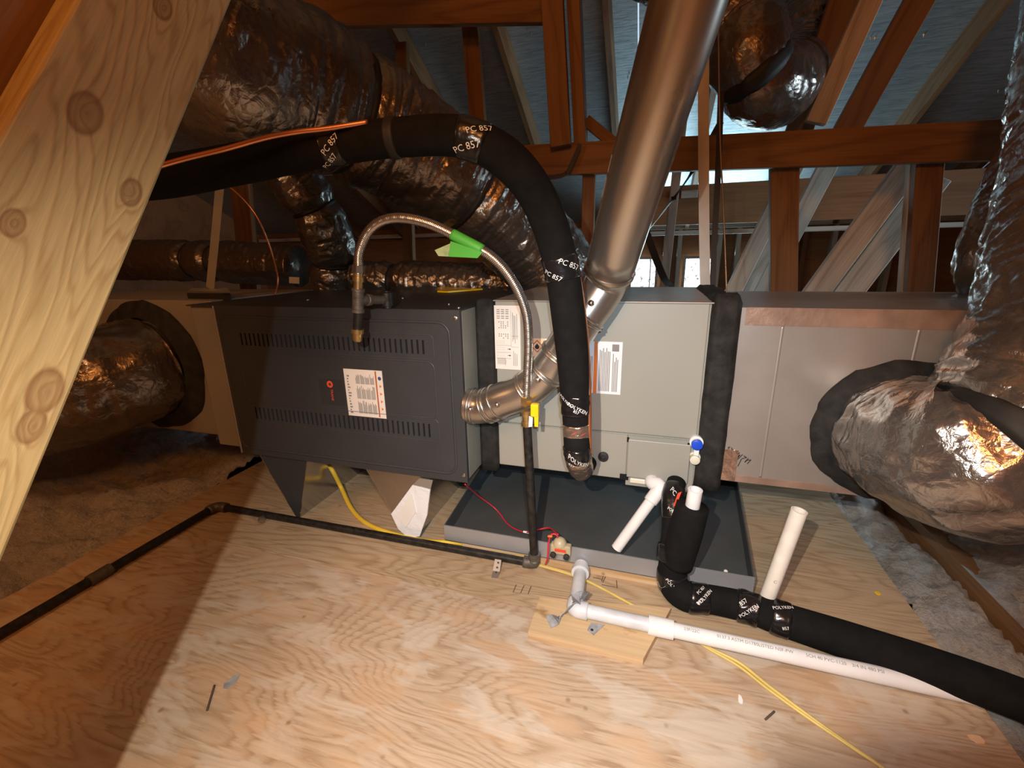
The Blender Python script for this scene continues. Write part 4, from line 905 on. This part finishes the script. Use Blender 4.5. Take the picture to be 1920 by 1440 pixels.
a, b = PY(1296, 962, -.167), PY(1304, 918, -.172); lathe('pipe', a, b, [(0, .0175), ((b-a).length, .0175), ((b-a).length+.0003, .0142), ((b-a).length-.035, .0142)], 'pvc', ws, 28)
ts = thing('standpipe', 'tall open white PVC standpipe rising from the black floor drain', 'PVC pipe', PZ(1437, 1130, .06))
a, b = PZ(1436, 1128, .066), PY(1499, 957, PZ(1436, 1128, .066).y); ln = (b-a).length
lathe('pipe', a, b, [(0, .0178), (ln, .0178), (ln+.0003, .0148), (ln-.04, .0148)], 'stub', ts, 28)
flat_text('printed_mark', [('C', a+(b-a)*.28+V((-.003, -.0186, 0)), X3, Z3, .012)], 'ink', ts)
# auxiliary drain from the pan
ax = thing('overflow_drain', 'light grey PVC overflow line from the pan along the deck', 'PVC pipe', PZ(1078, 1140, .02))
f0 = PY(1090, 1058, -.108); g1 = PZ(1078, 1141, .042); g0 = PZ(1085, 1095, .046)
dfg = (g1-f0).normalized()
lathe('pan_adapter', f0+V((0, .006, .0)), g1, [(0, .011), (.012, .011), (.0125, .021), (.030, .021), (.0305, .0255), (.050, .0255), (.0505, .021)], 'pvcgrey', ax, 28)
lathe('pipe', f0+dfg*.03, g1, [(0, .0178), ((g1-f0).length-.035, .0178)], 'pvcgrey', ax, 28)
gx = PZ(1215, 1171, .040); gd = (gx-g1).normalized()
tube('elbow', [g1-dfg*.028, g1-dfg*.006, g1+gd*.006, g1+gd*.034], .0222, 'pvcgrey', ax, 28)
lathe('pipe', g1+gd*.02, gx, [(0, .0178), ((gx-g1).length-.01, .0178)], 'pvcgrey', ax, 28)
gy = PZ(1262, 1181, .038); gz = PZ(1820, 1303, .022); ge = (gz-gy).normalized()
lathe('coupling', gx, gy, [(0, .0225), (.001, .0232), ((gy-gx).length, .0232), ((gy-gx).length+.0005, .018)], 'pvc', ax, 28)
LP = Path([gy-ge*.02, gz+ge*1.1], .0182, .02, False); lp = LP.mesh('pipe', 'pvc', ax, 28, step=.03)
def ptxt(P, px, py, s_): return (s_, P.near(px, py), P.face(P.near(px, py), CAM+V((0, .35, .6))), .0105, math.pi/2)
wrap_text('printed_text', LP, [ptxt(LP, 1300, 1182, '23F/22C'), ptxt(LP, 1375, 1198, '0137.3 ASTM D1785'), ptxt(LP, 1460, 1216, 'LISTED NSF-PW'), ptxt(LP, 1540, 1234, 'SCH 40 PVC-1120'), ptxt(LP, 1630, 1255, '3/4 IN 480 PSI')], 'ink', lp, .0006)
bk = mesh('deck_block', [PZ(1012, 1120, .02), PZ(990, 1185, .02), PZ(1206, 1235, .02), PZ(1258, 1140, .02)] + [(*PZ(*q, .02).xy, .0) for q in ((1012, 1120), (990, 1185), (1206, 1235), (1258, 1140))],
          [[0, 1, 2, 3], [7, 6, 5, 4], [0, 4, 5, 1], [1, 5, 6, 2], [2, 6, 7, 3], [3, 7, 4, 0]], 'block'); meta(bk, 'stained pale wood offcut under the PVC elbow on the deck', 'wood block')
tpz = thing('tape_strip', 'crumpled grey duct tape tying the PVC elbow to the wood offcut', 'tape', PZ(1050, 1160, .02))
TPp = Path([PZ(1100, 1122, .040), PZ(1085, 1122, .068), PZ(1070, 1130, .064), PZ(1062, 1146, .040), PZ(1050, 1158, .028), PZ(1030, 1166, .0235)], .012, .006)
def ribbon(name, pts, width, side, mat, parent, thick=.0012, wob=0.):
    P = Path(pts, .01, .006); vs = []; fs = []; n = len(P.p)
    for i in range(n):
        sd = V(side); sd = (sd-P.t[i]*sd.dot(P.t[i])).normalized(); up = P.t[i].cross(sd); wb_ = up*wob*noise.noise(P.p[i]*40)
        ws_ = width*(1+.15*noise.noise(P.p[i]*25))/2 if wob else width/2
        for a_, b_ in ((-1, 0), (1, 0), (1, 1), (-1, 1)): vs.append(P.p[i]+sd*a_*ws_+up*b_*thick+wb_)
    for i in range(n-1):
        for k in range(4): a_ = i*4+k; b_ = i*4+(k+1) % 4; fs.append([a_, b_, b_+4, a_+4])
    fs += [[0, 3, 2, 1], [n*4-4, n*4-3, n*4-2, n*4-1]]
    return mesh(name, vs, fs, mat, parent)
ribbon('tape_band', [PZ(1100, 1122, .040), PZ(1088, 1120, .070), PZ(1072, 1130, .068), PZ(1062, 1146, .045), PZ(1048, 1160, .026), PZ(1028, 1167, .0225)], .034, (.5, .8, .1), 'ducttape', tpz, .0015, .006)
sp = prism('strap_tab', [PZ(1108, 1168, .0205), PZ(1134, 1172, .0205), PZ(1113, 1191, .0205), PZ(1101, 1182, .0205)], (0, 0, .0015), 'ducttape'); meta(sp, 'small grey metal strap tab under the PVC overflow pipe', 'strap')
c = PZ(1110, 1181, .0225); lathe('hole', c, c+Z3, [(0, .004), (.0004, .004)], 'black', sp, 10)

# ================================================================== CORDS AND SCRAPS
yc = thing('yellow_cable', 'thick yellow sheathed cord snaking from under the furnace to the gas riser', 'cord', PZ(760, 1008, .01))
tube('cord', [PY(600, 850, .12), PY(622, 880, .05), PZ(640, 915, .05), PZ(660, 955, .016), PZ(690, 983, .010), PZ(740, 1002, .010), PZ(800, 1015, .010), PZ(860, 1018, .010), PZ(920, 1030, .012), PZ(985, 1048, .014), PZ(1012, 1056, .012)], [.0085, .0085, .0085, .0085, .0085, .0085, .0085, .008, .0075, .0065, .0055], 'yellow', yc, 14)
y2 = thing('yellow_wire', 'thin yellow wire pair trailing across the deck to the bottom edge', 'wire', PZ(1300, 1180, .005))
for q, off in (('wire', 0), ('wire', 7)):
    tube(q, [PZ(1008, 1058+off*.2, .006), PZ(1075, 1078+off*.2, .006), PZ(1130, 1104, .007), PZ(1200, 1142, .007), PZ(1262, 1172+off*.3, .007), PZ(1325, 1212+off*.3, .006), PZ(1385, 1242+off, .005), PZ(1440, 1285+off, .005), PZ(1520, 1345+off*.6, .005), PZ(1600, 1402+off*.2, .005), PZ(1668, 1450, .005), PZ(1760, 1530, .005)], .0038 if off == 0 else .0032, 'yellowdull', y2, 10)
def scrap(name, px, py, w_, h_, mat, label, z=.0006, cat='scrap'):
    c = PZ(px, py, z); pts = []; rr = random.Random(px)
    for k in range(7): a_ = 2*math.pi*k/7; rad = .6+.4*rr.random(); pts.append(c+V((w_*rad*math.cos(a_), h_*rad*math.sin(a_), 0)))
    o = prism(name, pts, (0, 0, .002), mat); meta(o, label, cat); return o
scrap('yellow_chip', 1646, 1113, .009, .009, 'yellowhandle', 'tiny yellow plastic chip on the deck by the right edge')
scrap('paper_scrap', 1388, 1313, .006, .014, 'white', 'tiny white paper scrap on the deck below the overflow pipe')
scrap('paper_scrap', 1830, 1386, .016, .010, 'peach', 'pale pinkish scrap in the shade at the bottom right')
scrap('grey_smear', 437, 1276, .014, .030, 'ducttape', 'grey tape smear on the deck in the lower left', z=-.0012)
tw = thing('wood_splinter', 'thin dark splinter on the deck right of the yellow wire', 'splinter', PZ(1450, 1340, 0)); tube('sliver', [PZ(1435, 1349, .003), PZ(1452, 1334, .003)], .0022, 'dirt', tw, 6)
tw = thing('wood_splinter', 'thin brown splinter on the deck at the lower left', 'splinter', PZ(395, 1310, 0)); tube('sliver', [PZ(388, 1332, .003), PZ(402, 1285, .003)], .0022, 'dirt', tw, 6)

def pencil(lines, label_name='pencil_mark'):
    for (u0, v0, u1, v1) in lines:
        a, b = PZ(u0, v0, .0004), PZ(u1, v1, .0004); n = (b-a).cross(Z3).normalized()*.0013
        mesh(label_name, [a-n, b-n, b+n, a+n], [[0, 1, 2, 3]], 'dirt', fl)
pencil(((968, 1096, 962, 1111), (983, 1097, 976, 1112), (996, 1099, 990, 1114), (1112, 1083, 1128, 1086), (1131, 1080, 1128, 1090), (1136, 1080, 1130, 1092), (1156, 1088, 1157, 1103), (1128, 1096, 1154, 1101)))
# ================================================================== HANGERS
def strap(name, pts, width, side, mat, label, cat='strap', thick=.0012):
    o = ribbon(name, pts, width, side, mat, None, thick); meta(o, label, cat, 'hanging straps'); return o
strap('hanger_strap', [PY(1319, -40, .52), PY(1319, 200, .52), PY(1320, 400, .52), PY(1322, 541, .52)], .034, X3, 'strapmetal', 'pale flat metal strap hanging straight down to the coil top')
strap('hanger_strap', [PY(1352, 170, .60), PY(1346, 330, .60), PY(1340, 440, .58), PY(1336, 541, .55)], .020, X3, 'strapblack', 'black webbing strap just right of the pale metal strap')
strap('hanger_strap', [PY(1352, 228, .95), PY(1300, 320, .95), PY(1245, 395, .92), PY(1214, 434, 2.35)], .025, (.7, 0, .7), 'strapblack', 'black webbing strap slanting from the hanging duct down to the vent pipe')
strap('hanger_strap', [PY(1210, 430, .88), PY(1228, 480, .82), PY(1244, 520, .70), PY(1256, 536, .55)], .030, X3, 'strapblack', 'short black webbing end dropping onto the coil top')
strap('hanger_strap', [PY(1575, 0, 1.3), PY(1545, 35, 1.25), PY(1500, 56, 2.0)], .09, (.3, 0, 1), 'strapblack', 'curved black band by the roof at the top right')
strap('hanger_strap', [PY(1088, 270, .80), PY(1073, 305, .80), PY(1060, 326, .80), PY(1028, 334, .80)], .018, (.8, 0, .5), 'strapblack', 'black cable tie crossing the level timber left of the vent')
wr = thing('hanger_wire', 'thin steel wire hanging beside the straps onto the black wrap', 'wire', PY(1364, 556, .06)); tube('wire', [PY(1346, 0, .30), PY(1350, 250, .20), PY(1357, 400, .12), PY(1362, 540, .05), PY(1363, 560, .03)], .0022, 'steel', wr, 8)
ls_ = thing('hanger_bracket', 'pale metal strap and flat bracket holding the left end of the furnace', 'strap', PY(395, 545, .15))
ribbon('strap', [PY(414, 330, .16), PY(405, 430, .16), PY(394, 541, .16)], .040, X3, 'strapmetal', ls_)
mesh('bracket_plate', [PY(352, 545, .10), PY(432, 548, .02), PY(425, 539, .20), PY(360, 540, .24)], [[0, 1, 2, 3]], 'strapmetal', ls_)
box('bracket_lip', (PY(352, 548, .06).x, .055, .782), (PY(432, 548, .06).x, .06, .812), 'strapblack', ls_, .001)
wr = thing('copper_wire', 'fine copper wire arching down to the furnace top left', 'wire', PY(517, 548, .10)); tube('wire', [PY(412, 342, .0), PY(440, 358, .0), PY(478, 400, .0), PY(505, 460, .02), PY(521, 520, .05), PY(516, 553, .02)], .0028, 'copper', wr, 8)

# added lamp body round the key spot; flap shaped to cast the deck shadow
wl_ = thing('unseen_lamp', 'unseen lamp body added beside the camera, its flap shaped to cast a deck shadow', 'lamp', KEY)
ad = (V((.26, -.30, .0))-KEY).normalized()
lathe('lamp_housing', KEY-ad*.075, KEY, [(0, .012), (.004, .030), (.05, .034), (.052, .030), (.02, .026)], 'black', wl_, 24)
lathe('lamp_handle', KEY-ad*.07, KEY-ad*.07+V((.02, -.06, -.12)), [(0, .012), (.02, .014), (.11, .014), (.13, .010)], 'black', wl_, 16)
fp_ = [(1436, 1452), (1462, 1410), (1525, 1416), (1566, 1428), (1608, 1395), (1624, 1364), (1675, 1361), (1880, 1382), (1980, 1400), (2100, 1500), (1900, 1700), (1500, 1640)]
prism('shadow_flap', [KEY.lerp(PZ(u, v, 0), .10) for u, v in fp_], ad*.0015, 'black', wl_)
